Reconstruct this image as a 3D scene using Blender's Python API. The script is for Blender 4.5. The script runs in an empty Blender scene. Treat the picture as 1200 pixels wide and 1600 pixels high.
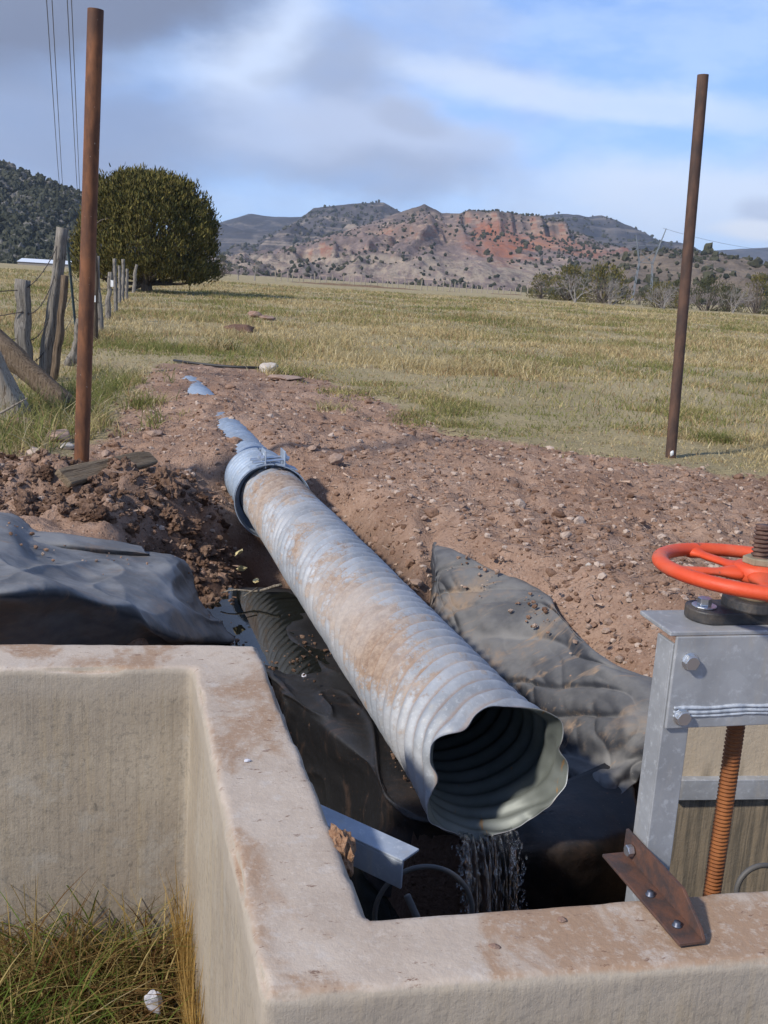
import bpy, bmesh, math, random
import numpy as np
from mathutils import Vector, Matrix
R = math.radians
rng = np.random.default_rng(7)
random.seed(7)
sc = bpy.context.scene
COL = sc.collection

# ---------------------------------------------------------------- camera
F, H0, ROLL, CZ = 1600.0, 440.0, R(3.4), 1.5
PITCH = math.atan((800 - H0) / F)
_f = np.array([0, math.cos(PITCH), -math.sin(PITCH)]); _r0 = np.array([1., 0, 0]); _u0 = np.cross(_r0, _f)
_r = _r0 * math.cos(ROLL) + _u0 * math.sin(ROLL); _u = -_r0 * math.sin(ROLL) + _u0 * math.cos(ROLL)
cam_d = bpy.data.cameras.new('camera'); cam = bpy.data.objects.new('camera', cam_d); COL.objects.link(cam)
cam_d.sensor_fit = 'VERTICAL'; cam_d.sensor_height = 36; cam_d.lens = 36 * F / 1600
cam_d.clip_start = 0.05; cam_d.clip_end = 30000
cam.matrix_world = Matrix(((_r[0], _u[0], -_f[0], 0), (_r[1], _u[1], -_f[1], 0), (_r[2], _u[2], -_f[2], CZ), (0, 0, 0, 1)))
sc.camera = cam
def _ray(px, py): return _f + _r * ((px - 600) / F) - _u * ((py - 800) / F)
def PZ(px, py, z):                       # point of the photograph on the level z
    d = _ray(px, py); return np.array([0, 0, CZ]) + d * ((z - CZ) / d[2])
def PY(px, py, y):                       # point of the photograph at the distance y
    d = _ray(px, py); return np.array([0, 0, CZ]) + d * (y / d[1])

# ---------------------------------------------------------------- light
SUN_EL, SUN_DIR = R(38), Vector((-.76, -.65))
sv = Vector((SUN_DIR.x * math.cos(SUN_EL), SUN_DIR.y * math.cos(SUN_EL), math.sin(SUN_EL))).normalized()
sun_d = bpy.data.lights.new('sun', 'SUN'); sun = bpy.data.objects.new('sun', sun_d); COL.objects.link(sun)
sun_d.energy = 3.0; sun_d.angle = R(3.5); sun_d.color = (1, .94, .85)
sun.rotation_euler = (-sv).to_track_quat('-Z', 'Y').to_euler()
vs = sc.view_settings; vs.view_transform = 'Standard'; vs.look = 'None'; vs.exposure = 0.6; vs.gamma = 1; vs.use_curve_mapping = False
SKY_STRENGTH = 0.1
HAZE = 0.00013

# ---------------------------------------------------------------- node helper
class N:
    def __init__(s, nt): s.nt = nt
    def sock(s, inp, v):
        if v is None: return
        if isinstance(v, bpy.types.NodeSocket): s.nt.links.new(v, inp)
        elif isinstance(v, (tuple, list)) and inp.type == 'RGBA' and len(v) == 3: inp.default_value = (*v, 1)
        else: inp.default_value = v
    def node(s, t, **kw):
        n = s.nt.nodes.new(t)
        for k, v in kw.items(): setattr(n, k, v)
        return n
    def m(s, op, a, b=0.0, c=0.0, clamp=False):
        n = s.node('ShaderNodeMath', operation=op, use_clamp=clamp)
        for i, v in enumerate((a, b, c)): s.sock(n.inputs[i], v)
        return n.outputs[0]
    def vm(s, op, a, b=(0, 0, 0)):
        n = s.node('ShaderNodeVectorMath', operation=op); s.sock(n.inputs[0], a); s.sock(n.inputs[1], b); return n.outputs[0]
    def mix(s, f, a, b, blend='MIX'):
        n = s.node('ShaderNodeMix', data_type='RGBA', blend_type=blend, clamp_factor=True)
        s.sock(n.inputs[0], f); s.sock(n.inputs[6], a); s.sock(n.inputs[7], b); return n.outputs[2]
    def step(s, v, lo, hi):
        n = s.node('ShaderNodeMapRange', interpolation_type='SMOOTHSTEP'); s.sock(n.inputs[0], v)
        n.inputs[1].default_value = lo; n.inputs[2].default_value = hi; return n.outputs[0]
    def pos(s): return s.node('ShaderNodeTexCoord').outputs['Object']
    def scale(s, v, xyz): return s.vm('MULTIPLY', v, xyz)
    def noise(s, v, sc_, det=5, rough=.55, dist=0.0):
        n = s.node('ShaderNodeTexNoise'); s.sock(n.inputs['Vector'], v); n.inputs['Scale'].default_value = sc_
        n.inputs['Detail'].default_value = det; n.inputs['Roughness'].default_value = rough; n.inputs['Distortion'].default_value = dist
        return n.outputs[0]
    def voro(s, v, sc_, out='Distance', feature='F1'):
        n = s.node('ShaderNodeTexVoronoi', feature=feature); s.sock(n.inputs['Vector'], v); n.inputs['Scale'].default_value = sc_; return n.outputs[out]
    def wave(s, v, sc_, dist=2, det=3):
        n = s.node('ShaderNodeTexWave'); s.sock(n.inputs['Vector'], v); n.inputs['Scale'].default_value = sc_
        n.inputs['Distortion'].default_value = dist; n.inputs['Detail'].default_value = det; return n.outputs[1]
    def attr(s, name): n = s.node('ShaderNodeAttribute', attribute_name=name); return n
    def sep(s, v): n = s.node('ShaderNodeSeparateXYZ'); s.sock(n.inputs[0], v); return n.outputs
    def nrm(s): return s.node('ShaderNodeNewGeometry').outputs['Normal']
    def bump(s, h, strength=.5, dist=.02):
        n = s.node('ShaderNodeBump'); s.sock(n.inputs['Height'], h); n.inputs['Strength'].default_value = strength; n.inputs['Distance'].default_value = dist; return n.outputs[0]

def mat(name, fn):
    m = bpy.data.materials.new(name); m.use_nodes = True; nt = m.node_tree; n = N(nt)
    b = nt.nodes['Principled BSDF']
    d = fn(n) or {}
    for k, v in d.items(): n.sock(b.inputs[k], v)
    return m

# ---------------------------------------------------------------- world: sky and clouds
w = bpy.data.worlds.new('World'); sc.world = w; w.use_nodes = True
nt = w.node_tree; n = N(nt); bg = nt.nodes['Background']
sky = n.node('ShaderNodeTexSky', sky_type='NISHITA', sun_disc=False)
sky.sun_elevation = SUN_EL; sky.sun_rotation = math.atan2(sv.x, sv.y); sky.altitude = 1800; sky.air_density = 1.0; sky.dust_density = .6; sky.ozone_density = 1.5
D = n.node('ShaderNodeTexCoord').outputs['Generated']
dx, dy, dz = n.sep(D)
warp = n.node('ShaderNodeTexNoise'); n.sock(warp.inputs['Vector'], n.scale(D, (1, 1, 2.0))); warp.inputs['Scale'].default_value = 7; warp.inputs['Detail'].default_value = 6; warp.inputs['Roughness'].default_value = .58
wc = n.sep(n.vm('SUBTRACT', warp.outputs['Color'], (.5, .5, .5)))
def cloud(cx, cz, rx, rz, tilt, amp, lo=1.15, hi=.35):
    x = n.m('ADD', n.m('SUBTRACT', dx, cx), n.m('MULTIPLY', wc[0], amp)); z = n.m('ADD', n.m('SUBTRACT', dz, cz), n.m('MULTIPLY', wc[2], amp * .7))
    c, s_ = math.cos(tilt), math.sin(tilt)
    a = n.m('DIVIDE', n.m('ADD', n.m('MULTIPLY', x, c), n.m('MULTIPLY', z, s_)), rx)
    b = n.m('DIVIDE', n.m('SUBTRACT', n.m('MULTIPLY', z, c), n.m('MULTIPLY', x, s_)), rz)
    d2 = n.m('SQRT', n.m('ADD', n.m('MULTIPLY', a, a), n.m('MULTIPLY', b, b)))
    front = n.m('GREATER_THAN', dy, 0)
    return n.m('MULTIPLY', n.step(n.m('SUBTRACT', 2.0, d2), 2 - lo, 2 - hi), front)
fine = n.noise(n.scale(D, (1, 1, 2.6)), 9, 7, .6)
broad = n.noise(n.scale(D, (1, 1, 2.2)), 3.2, 5, .55)
col = n.mix(1.0, sky.outputs[0], (.80, .95, 1.22), 'MULTIPLY')
col = n.mix(n.m('MULTIPLY', n.step(dz, .6, .0), .65), col, (2.6, 4.2, 7.7))
col = n.mix(n.m('MULTIPLY', n.step(fine, .36, .68), .28), col, (5.6, 6.6, 8.2))            # thin veil
def lay(mask, f, c):
    global col
    col = n.mix(n.m('MULTIPLY', mask, f), col, c)
WHITE, MID, GREY, DARK = (5.6, 6.3, 7.5), (3.4, 4.0, 5.5), (2.1, 2.55, 3.7), (1.3, 1.5, 2.15)
lay(n.step(broad, .5, .72), .5, MID)                                                        # clouds over the rest of the dome
lay(cloud(.16, .170, .26, .018, -.10, .07), .55, WHITE)
lay(cloud(.30, .085, .26, .045, 0, .10), .75, WHITE)
lay(cloud(-.14, .19, .09, .05, .5, .09), .75, (5.2, 5.9, 7.2))
lay(cloud(-.06, .125, .19, .05, 0, .14), .7, (4.7, 5.3, 6.7))
lay(cloud(-.005, .125, .15, .045, -.25, .16), .6, MID)
lay(cloud(-.03, .090, .14, .030, .0, .10), .65, (2.4, 2.95, 4.3))
lay(cloud(-.065, .183, .065, .036, -.1, .09), .8, (2.6, 3.15, 4.5))
lay(cloud(.0, .145, .04, .018, -.1, .07), .6, (3.0, 3.5, 4.8))
lay(cloud(-.125, .172, .03, .014, 0, .06), .4, (2.8, 3.4, 4.8))
lay(cloud(-.34, .11, .26, .07, 0.0, .14), .8, (1.95, 2.45, 3.75))
lay(cloud(-.40, .27, .325, .145, .12, .10, 1.06, .72), .97, (1.45, 1.75, 2.6))
lay(cloud(-.42, .225, .2, .06, .15, .12, 1.1, .2), .6, (1.9, 2.3, 3.3))
lay(cloud(.318, .078, .028, .017, 0, .03), .6, (3.4, 4.0, 5.4))
lay(cloud(.318, .062, .05, .010, 0, .03), .9, (6.2, 6.7, 7.6))
n.sock(bg.inputs[0], col); bg.inputs[1].default_value = SKY_STRENGTH

# ---------------------------------------------------------------- numeric noise
def _hash(i, j, k, seed):
    h = (i * 374761393 + j * 668265263 + k * 2147483647 + seed * 1274126177) & 0xffffffff
    h = ((h ^ (h >> 13)) * 1274126177) & 0xffffffff
    h = ((h ^ (h >> 16)) * 2246822519) & 0xffffffff
    return ((h ^ (h >> 15)) & 0xffffff) / float(0xffffff)
def vnoise(x, y, z=0.0, seed=0):
    x, y, z = np.broadcast_arrays(np.asarray(x, float), np.asarray(y, float), np.asarray(z, float))
    i, j, k = (np.floor(a).astype(np.int64) for a in (x, y, z)); fx, fy, fz = x - i, y - j, z - k
    fx, fy, fz = (t * t * t * (t * (t * 6 - 15) + 10) for t in (fx, fy, fz))
    r = 0
    for a in (0, 1):
        for b in (0, 1):
            for c in (0, 1):
                r = r + _hash(i + a, j + b, k + c, seed) * (fx if a else 1 - fx) * (fy if b else 1 - fy) * (fz if c else 1 - fz)
    return r * 2 - 1
def fbm(x, y, z=0.0, oct=5, seed=0, gain=.5):
    s, a, f_ = 0, 1, 1
    for o in range(oct):
        s = s + a * vnoise(np.asarray(x) * f_ + o * 17.3, np.asarray(y) * f_ - o * 9.1, np.asarray(z) * f_, seed + o); a *= gain; f_ *= 2.03
    return s
def sstep(v, a, b):
    t = np.clip((v - a) / (b - a), 0, 1); return t * t * (3 - 2 * t)
def inside(x, y, poly):
    r = np.zeros(np.shape(x), bool); P = list(poly)
    for (x0, y0), (x1, y1) in zip(P, P[1:] + P[:1]):
        c = ((y0 > y) != (y1 > y)); r ^= c & (x < (x1 - x0) * (y - y0) / (y1 - y0 + 1e-12) + x0)
    return r
def polydist(x, y, poly):                # signed distance, positive inside
    d = np.full(np.shape(x), 1e9); P = list(poly)
    for (x0, y0), (x1, y1) in zip(P, P[1:] + P[:1]):
        ex, ey = x1 - x0, y1 - y0; t = np.clip(((x - x0) * ex + (y - y0) * ey) / (ex * ex + ey * ey + 1e-12), 0, 1)
        d = np.minimum(d, np.hypot(x - x0 - t * ex, y - y0 - t * ey))
    return np.where(inside(x, y, P), d, -d)

# ---------------------------------------------------------------- mesh helpers
def new_obj(name, me, parent=None, loc=None):
    o = bpy.data.objects.new(name, me); COL.objects.link(o)
    if parent: o.parent = parent
    if loc is not None: o.location = loc
    return o
def mesh_np(name, V, faces, mats=(), smooth=True, attrs=None, midx=None):
    """faces: list of int arrays (n,3) or (n,4)"""
    me = bpy.data.meshes.new(name); V = np.asarray(V, np.float32)
    faces = [np.asarray(f, np.int32) for f in faces if len(f)]
    tot = np.concatenate([np.full(len(f), f.shape[1], np.int32) for f in faces]); idx = np.concatenate([f.ravel() for f in faces])
    me.vertices.add(len(V)); me.vertices.foreach_set('co', V.ravel())
    me.loops.add(len(idx)); me.loops.foreach_set('vertex_index', idx)
    me.polygons.add(len(tot)); st = np.concatenate([[0], np.cumsum(tot)[:-1]]).astype(np.int32)
    me.polygons.foreach_set('loop_start', st); me.polygons.foreach_set('loop_total', tot)
    me.polygons.foreach_set('use_smooth', np.full(len(tot), smooth))
    for m in (mats if isinstance(mats, (list, tuple)) else [mats]): me.materials.append(m)
    if midx is not None: me.polygons.foreach_set('material_index', np.asarray(midx, np.int32))
    me.update(calc_edges=True); me.validate()
    for k, v in (attrs or {}).items():
        v = np.asarray(v, np.float32)
        if v.ndim == 1: a = me.attributes.new(k, 'FLOAT', 'POINT'); a.data.foreach_set('value', v)
        else:
            a = me.attributes.new(k, 'FLOAT_COLOR', 'POINT'); a.data.foreach_set('color', np.concatenate([v, np.ones((len(v), 1), np.float32)], 1).ravel())
    return me
def grid_faces(nu, nv, wrap=False):
    i = np.arange(nu - 1)[:, None] * nv; j = np.arange(nv if wrap else nv - 1)[None, :]; j2 = (j + 1) % nv
    return np.stack([i + j, i + nv + j, i + nv + j2, i + j2], -1).reshape(-1, 4)
class MB:
    def __init__(s): s.V = []; s.F = {3: [], 4: []}; s.n = 0
    def add(s, V, faces):
        V = np.asarray(V, float).reshape(-1, 3)
        for f in faces:
            f = np.asarray(f, int)
            if len(f): s.F[f.shape[1]].append(f + s.n)
        s.V.append(V); s.n += len(V); return s
    def tube(s, pts, rad, seg=8, caps=True, jitter=0.0, ell=None, flute=None):
        P = np.asarray(pts, float); rad = np.broadcast_to(np.asarray(rad, float), (len(P),))
        T = np.gradient(P, axis=0); T /= np.linalg.norm(T, axis=1)[:, None] + 1e-12
        ref = np.array([0, 0, 1.]) if abs(T[0][2]) < .9 else np.array([1., 0, 0])
        rings = []; a = np.linspace(0, 2 * math.pi, seg, endpoint=False)
        u_ = np.cross(T[0], ref); u_ /= np.linalg.norm(u_)
        for p, t, r_ in zip(P, T, rad):
            u_ = u_ - t * (u_ @ t); u_ /= np.linalg.norm(u_) + 1e-12; v_ = np.cross(t, u_)
            rr = r_ * (1 + jitter * (rng.random(seg) - .5)) * (1 if flute is None else flute)
            rings.append(p + (np.cos(a) * rr)[:, None] * u_ + (np.sin(a) * rr)[:, None] * v_ * (ell or 1))
        V = np.concatenate(rings); fs = [grid_faces(len(P), seg, True)]
        if caps:
            k = len(V); V = np.concatenate([V, P[:1], P[-1:]])
            j = np.arange(seg); j2 = (j + 1) % seg; e = (len(P) - 1) * seg
            fs += [np.stack([j2 * 0 + k, j, j2], 1), np.stack([j * 0 + k + 1, e + j2, e + j], 1)]
        return s.add(V, fs)
    def box(s, c, size, M=None):
        h = np.array(size) / 2; V = np.array([[x, y, z] for x in (-1, 1) for y in (-1, 1) for z in (-1, 1)]) * h
        if M is not None: V = V @ np.asarray(M).T
        return s.add(V + np.array(c), [np.array([[0, 1, 3, 2], [4, 6, 7, 5], [0, 4, 5, 1], [2, 3, 7, 6], [0, 2, 6, 4], [1, 5, 7, 3]])])
    def lathe(s, prof, c=(0, 0, 0), seg=24, M=None):
        prof = np.array(prof, float); a = np.linspace(0, 2 * math.pi, seg, endpoint=False)
        V = np.stack([prof[:, 0][:, None] * np.cos(a), prof[:, 0][:, None] * np.sin(a), np.broadcast_to(prof[:, 1][:, None], (len(prof), seg))], -1).reshape(-1, 3)
        if M is not None: V = V @ np.asarray(M).T
        return s.add(V + np.array(c), [grid_faces(len(prof), seg, True)[:, ::-1]])
    def prism(s, poly, z0, z1):
        n_ = len(poly); V = [(x, y, z0) for x, y in poly] + [(x, y, z1) for x, y in poly]; c0 = np.mean(poly, 0)
        V += [(*c0, z0), (*c0, z1)]; j = np.arange(n_); j2 = (j + 1) % n_
        return s.add(V, [np.stack([j, j2, j2 + n_, j + n_], 1), np.stack([j2, j, j * 0 + 2 * n_], 1), np.stack([j + n_, j2 + n_, j * 0 + 2 * n_ + 1], 1)])
    def mesh(s, name, m, smooth=False, attrs=None):
        return mesh_np(name, np.concatenate(s.V), [np.concatenate(v) for v in s.F.values() if v], m, smooth, attrs)
    def build(s, name, m, parent=None, smooth=False, bevel=0, loc=None, angle=None):
        o = new_obj(name, s.mesh(name, m, smooth), parent, loc)
        if bevel:
            b = o.modifiers.new('bevel', 'BEVEL'); b.width = bevel; b.segments = 2; b.limit_method = 'ANGLE'; b.angle_limit = R(40)
        return o
def tag(o, label=None, cat=None, group=None, kind=None):
    if label: o['label'] = label
    if cat: o['category'] = cat
    if group: o['group'] = group
    if kind: o['kind'] = kind
    return o
def empty(name, loc=(0, 0, 0), rz=0, label=None, cat=None, group=None):
    o = new_obj(name, None, None, loc); o.rotation_euler.z = rz; return tag(o, label, cat, group)
def copy_tree(o, parent=None):
    c = o.copy(); COL.objects.link(c)
    if parent: c.parent = parent
    for ch in o.children: copy_tree(ch, c)
    return c
def ico(sub):
    b = bmesh.new(); bmesh.ops.create_icosphere(b, subdivisions=sub, radius=1)
    V = np.array([v.co[:] for v in b.verts]); Fc = np.array([[v.index for v in f.verts] for f in b.faces]); b.free(); return V, Fc
ICO1, ICO2, ICO3 = ico(1), ico(2), ico(3)
def rock_verts(seed, sub=3, amp=.35, flat=.7, freq=1.3, facet=False):
    V, Fc = {1: ICO1, 2: ICO2, 3: ICO3, 4: ico(4)}[sub] if sub < 5 else ICO3
    d = 1 + amp * fbm(V[:, 0] * freq + seed * 3.1, V[:, 1] * freq, V[:, 2] * freq, 4, seed)
    V = V * d[:, None]
    if facet:
        r2 = np.random.default_rng(seed)
        for _ in range(9):
            nn = r2.normal(size=3); nn /= np.linalg.norm(nn); c = .62 + .2 * r2.random(); t = V @ nn; V = V - np.maximum(t - c, 0)[:, None] * nn * .9
    V[:, 2] *= flat; return V, Fc
def rot_z(a): return np.array([[math.cos(a), -math.sin(a), 0], [math.sin(a), math.cos(a), 0], [0, 0, 1]])

# ---------------------------------------------------------------- materials
def col_noise(n, v, sc_, a, b, lo=.35, hi=.65, det=6): return n.mix(n.step(n.noise(v, sc_, det), lo, hi), a, b)

def m_ground(n):
    p = n.pos(); dirt = n.attr('dirt').outputs['Fac']; wet = n.attr('wet').outputs['Fac']
    # soil
    s1 = n.noise(p, 1.1, 6, .6); s2 = n.noise(p, 9, 6, .65); s3 = n.noise(p, 45, 5, .7)
    soil = n.mix(n.step(s1, .35, .65), (.27, .165, .112), (.38, .25, .178))
    soil = n.mix(n.m('MULTIPLY', n.step(s2, .42, .72), .65), soil, (.44, .30, .22))
    soil = n.mix(n.m('MULTIPLY', n.step(s3, .52, .33), .5), soil, (.15, .085, .055))
    peb = n.voro(p, 42, 'Color'); pd = n.voro(p, 42)
    pr = n.sep(peb)
    soil = n.mix(n.m('MULTIPLY', n.m('MULTIPLY', n.step(pr[0], .72, .76), n.step(pd, .34, .2)), .8), soil, (.44, .33, .26))
    soil = n.mix(n.m('MULTIPLY', n.m('MULTIPLY', n.step(pr[1], .8, .82), n.step(pd, .3, .2)), .6), soil, (.13, .075, .05))
    soil = n.mix(n.m('MULTIPLY', n.step(n.noise(p, .7, 4, .6, .5), .5, .66), .45), soil, (.20, .115, .075)); soil = n.mix(n.m('MULTIPLY', n.step(n.noise(n.scale(p, (1, 2, 1)), .5, 5, .6), .52, .7), .4), soil, (.46, .33, .25))
    soil = n.mix(n.m('MULTIPLY', wet, .85), soil, (.055, .03, .02))
    # turf
    g1 = n.noise(n.scale(p, (1, .55, 1)), .35, 6, .62); g2 = n.noise(p, 2.6, 6, .65); g3 = n.noise(n.scale(p, (1, .6, 1)), .05, 5, .6)
    turf = n.mix(n.step(g1, .36, .62), (.30, .24, .125), (.40, .32, .18))
    turf = n.mix(n.m('MULTIPLY', n.step(g2, .45, .7), .6), turf, (.38, .31, .165))
    turf = n.mix(n.m('MULTIPLY', n.step(g3, .46, .70), .4), turf, (.24, .215, .10))
    turf = n.mix(n.m('MULTIPLY', n.step(n.noise(p, .9, 5, .6), .56, .70), .6), turf, (.27, .175, .105))
    turf = n.mix(n.m('MULTIPLY', n.step(n.noise(n.scale(p, (1, 2.5, 1)), 16, 6, .75), .45, .7), .6), turf, (.46, .38, .22)); turf = n.mix(n.m('MULTIPLY', n.step(n.noise(p, 30, 5, .75), .52, .36), .6), turf, (.12, .10, .05))
    e = n.m('ADD', dirt, n.m('MULTIPLY', n.m('SUBTRACT', n.noise(p, 3.5, 7, .7), .5), 1.0))
    c = n.mix(n.step(e, .38, .62), turf, soil)
    turf = None; hgt = n.m('ADD', n.m('ADD', n.m('MULTIPLY', n.noise(p, 26, 6, .7), 1.0), n.m('MULTIPLY', n.noise(p, 95, 4, .7), .35)), n.m('MULTIPLY', n.step(pd, .4, .05), .28))
    return {'Base Color': c, 'Roughness': n.m('SUBTRACT', .95, n.m('MULTIPLY', wet, .35)), 'Specular IOR Level': .2, 'Normal': n.bump(hgt, .9, .028)}
M_ground = mat('ground', m_ground)

def m_clod(n):
    p = n.pos(); s = n.noise(p, 14, 6, .65); r = n.node('ShaderNodeNewGeometry').outputs['Random Per Island']
    c = n.mix(n.step(s, .35, .65), (.21, .125, .082), (.35, .225, .16)); c = n.mix(n.step(r, .6, .98), c, (.48, .375, .30)); c = n.mix(n.step(r, .3, .0), c, (.15, .085, .055))
    return {'Base Color': c, 'Roughness': .95, 'Specular IOR Level': .15, 'Normal': n.bump(n.noise(p, 70, 5, .7), .8, .012)}
M_clod = mat('soil_clod', m_clod)
def m_litter(n):
    r = n.node('ShaderNodeNewGeometry').outputs['Random Per Island']
    return {'Base Color': n.mix(r, (.42, .30, .22), (.10, .06, .045)), 'Roughness': .95}
def m_heap(n):
    p = n.pos(); s = n.noise(p, 20, 6, .65); r = n.node('ShaderNodeNewGeometry').outputs['Random Per Island']
    c = n.mix(n.step(s, .35, .65), (.175, .102, .066), (.31, .195, .133)); c = n.mix(n.step(r, .75, 1.0), c, (.34, .225, .16)); c = n.mix(n.step(r, .3, .0), c, (.10, .055, .035))
    return {'Base Color': c, 'Roughness': .95, 'Specular IOR Level': .15, 'Normal': n.bump(n.m('ADD', n.noise(p, 60, 6, .75), n.noise(p, 18, 4, .6)), 1.0, .03)}
M_heap = mat('heap_clod', m_heap)
M_litter = mat('litter', m_litter)
def rock_mat(name, a, b, c):
    def fn(n):
        p = n.pos(); k = n.mix(n.step(n.noise(p, 5, 6, .6), .35, .65), a, b); k = n.mix(n.m('MULTIPLY', n.step(n.noise(p, 22, 5, .7), .5, .7), .6), k, c)
        return {'Base Color': k, 'Roughness': .9, 'Specular IOR Level': .2, 'Normal': n.bump(n.noise(p, 40, 6, .7), .6, .02)}
    return mat(name, fn)
M_rock_pink = rock_mat('pink_rock', (.30, .20, .15), (.38, .28, .22), (.20, .12, .085))
M_rock_white = rock_mat('white_rock', (.46, .40, .34), (.56, .51, .45), (.34, .27, .21))
M_rock_red = rock_mat('red_rock', (.24, .14, .10), (.31, .22, .17), (.16, .11, .09))

def m_concrete(n, stain=0.0):
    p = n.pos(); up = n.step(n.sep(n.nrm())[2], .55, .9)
    big = n.noise(p, 2.2, 6, .6); fi = n.noise(p, 38, 6, .7)
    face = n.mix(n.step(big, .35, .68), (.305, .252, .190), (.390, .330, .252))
    st = n.noise(n.scale(p, (14, 14, .7)), 2.2, 6, .65); st2 = n.noise(n.scale(p, (60, 60, 1.6)), 1.6, 5, .7)
    face = n.mix(n.m('MULTIPLY', n.step(st, .48, .72), .6), face, (.37, .29, .185))
    face = n.mix(n.m('MULTIPLY', n.step(st2, .5, .7), .38), face, (.19, .165, .13))
    face = n.mix(n.m('MULTIPLY', n.step(st2, .48, .3), .35), face, (.40, .36, .29))
    face = n.mix(n.m('MULTIPLY', n.step(n.noise(p, 55, 5, .75), .5, .34), .45), face, (.14, .13, .11)); face = n.mix(n.m('MULTIPLY', n.step(n.noise(p, 7, 6, .7), .54, .66), .35), face, (.40, .37, .32))
    face = n.mix(n.m('MULTIPLY', n.step(n.noise(n.scale(p, (1, 1, .6)), 34, 2, .5), .725, .755), .45), face, (.09, .08, .065))
    pz = n.sep(p)[2]
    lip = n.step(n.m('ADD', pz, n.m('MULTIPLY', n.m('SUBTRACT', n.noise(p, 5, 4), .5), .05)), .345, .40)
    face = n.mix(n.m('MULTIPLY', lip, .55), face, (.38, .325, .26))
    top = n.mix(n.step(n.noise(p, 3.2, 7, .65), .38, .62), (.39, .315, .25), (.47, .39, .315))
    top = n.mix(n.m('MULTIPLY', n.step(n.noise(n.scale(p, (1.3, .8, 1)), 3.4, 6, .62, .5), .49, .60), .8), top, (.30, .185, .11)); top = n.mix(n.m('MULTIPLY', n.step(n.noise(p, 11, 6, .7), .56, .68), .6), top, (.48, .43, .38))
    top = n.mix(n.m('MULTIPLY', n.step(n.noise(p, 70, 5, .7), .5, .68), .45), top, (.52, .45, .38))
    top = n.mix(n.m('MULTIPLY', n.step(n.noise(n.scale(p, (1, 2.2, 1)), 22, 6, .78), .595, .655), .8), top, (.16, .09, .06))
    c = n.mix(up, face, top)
    if stain:
        low = n.step(n.m('ADD', pz, n.m('MULTIPLY', n.m('SUBTRACT', st, .5), .35)), .13, -.02)
        c = n.mix(n.m('MULTIPLY', low, .8), n.mix(.7, c, (.50, .40, .28)), n.mix(n.step(st2, .4, .6), (.05, .045, .035), (.20, .155, .10)))
    h = n.m('ADD', n.m('MULTIPLY', fi, .6), n.m('ADD', n.m('MULTIPLY', n.m('MULTIPLY', st2, .3), n.m('SUBTRACT', 1.0, up)), n.m('MULTIPLY', n.noise(p, 120, 4, .7), .3)))
    return {'Base Color': c, 'Roughness': .9, 'Specular IOR Level': .25, 'Normal': n.bump(h, .55, .007)}
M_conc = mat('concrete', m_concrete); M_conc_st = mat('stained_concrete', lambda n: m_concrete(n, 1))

def m_galv(n, dirty=0.0, tint=(.31, .315, .32), spangle=26, inner=False):
    p = n.pos(); c = n.mix(n.step(n.noise(p, 5, 6, .6), .3, .7), tuple(x * .78 for x in tint), tuple(min(1, x * 1.22) for x in tint))
    sp = n.sep(n.voro(p, spangle, 'Color'))[0]; c = n.mix(n.m('MULTIPLY', sp, .22), c, tuple(x * .7 for x in tint))
    c = n.mix(n.m('MULTIPLY', n.step(n.noise(p, 60, 5, .7), .52, .7), .35), c, (.62, .64, .66))
    c = n.mix(n.m('MULTIPLY', n.step(n.noise(n.scale(p, (6, 6, 1.2)), 4, 6, .7), .52, .7), .4), c, (.42, .375, .31)); c = n.mix(n.m('MULTIPLY', n.step(n.noise(p, 9, 6, .7), .55, .72), .35), c, tuple(x * .6 for x in tint))
    metal, rough = .15, n.m('ADD', .46, n.m('MULTIPLY', n.noise(p, 12, 5), .22))
    if dirty:
        z = n.sep(n.nrm())[2]
        mud = n.m('ADD', n.m('ADD', n.m('MULTIPLY', n.noise(n.scale(p, (1, 1, 1.4)), 4.2, 8, .72, .5), .72), n.m('MULTIPLY', n.noise(p, 34, 6, .75), .28)), n.m('MULTIPLY', n.attr('mud').outputs['Fac'], .34))
        k = n.step(n.m('ADD', n.m('ADD', mud, n.m('MULTIPLY', n.attr('groove').outputs['Fac'], .05)), n.m('MULTIPLY', n.m('SUBTRACT', n.noise(p, 110, 3, .8), .5), .16)), .55, .65)
        c = n.mix(n.m('MULTIPLY', k, .9 * dirty), c, n.mix(n.step(n.noise(p, 30, 7, .8), .35, .65), (.21, .13, .08), (.38, .27, .185)))
        c = n.mix(n.m('MULTIPLY', n.attr('groove').outputs['Fac'], .55 * dirty), c, (.26, .16, .10))
        c = n.mix(n.m('MULTIPLY', n.step(n.noise(p, 2.2, 5, .6), .4, .7), .55), c, (.44, .42, .40))
        metal = n.m('MULTIPLY', n.m('SUBTRACT', 1.0, k), .2); rough = n.m('ADD', .58, n.m('MULTIPLY', k, .4))
        return {'Base Color': c, 'Roughness': rough, 'Metallic': metal, 'Normal': n.bump(n.m('ADD', n.m('MULTIPLY', k, .5), n.noise(p, 60, 5, .7)), .35, .006)}
    return {'Base Color': c, 'Roughness': rough, 'Metallic': metal, 'Normal': n.bump(n.noise(p, 50, 5, .6), .12, .004)}
M_galv = mat('galvanised_steel', m_galv)
M_galv_pipe = mat('galvanised_pipe', lambda n: m_galv(n, 1.0, (.33, .35, .375)))
M_galv_blue = mat('galvanised_band', lambda n: m_galv(n, 0, (.27, .33, .41)))
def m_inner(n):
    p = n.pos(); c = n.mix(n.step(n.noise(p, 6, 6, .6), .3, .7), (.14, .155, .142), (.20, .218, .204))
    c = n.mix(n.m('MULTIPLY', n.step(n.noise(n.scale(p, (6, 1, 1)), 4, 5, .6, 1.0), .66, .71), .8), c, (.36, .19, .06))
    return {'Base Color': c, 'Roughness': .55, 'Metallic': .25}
M_inner = mat('pipe_inside', m_inner)
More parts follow.
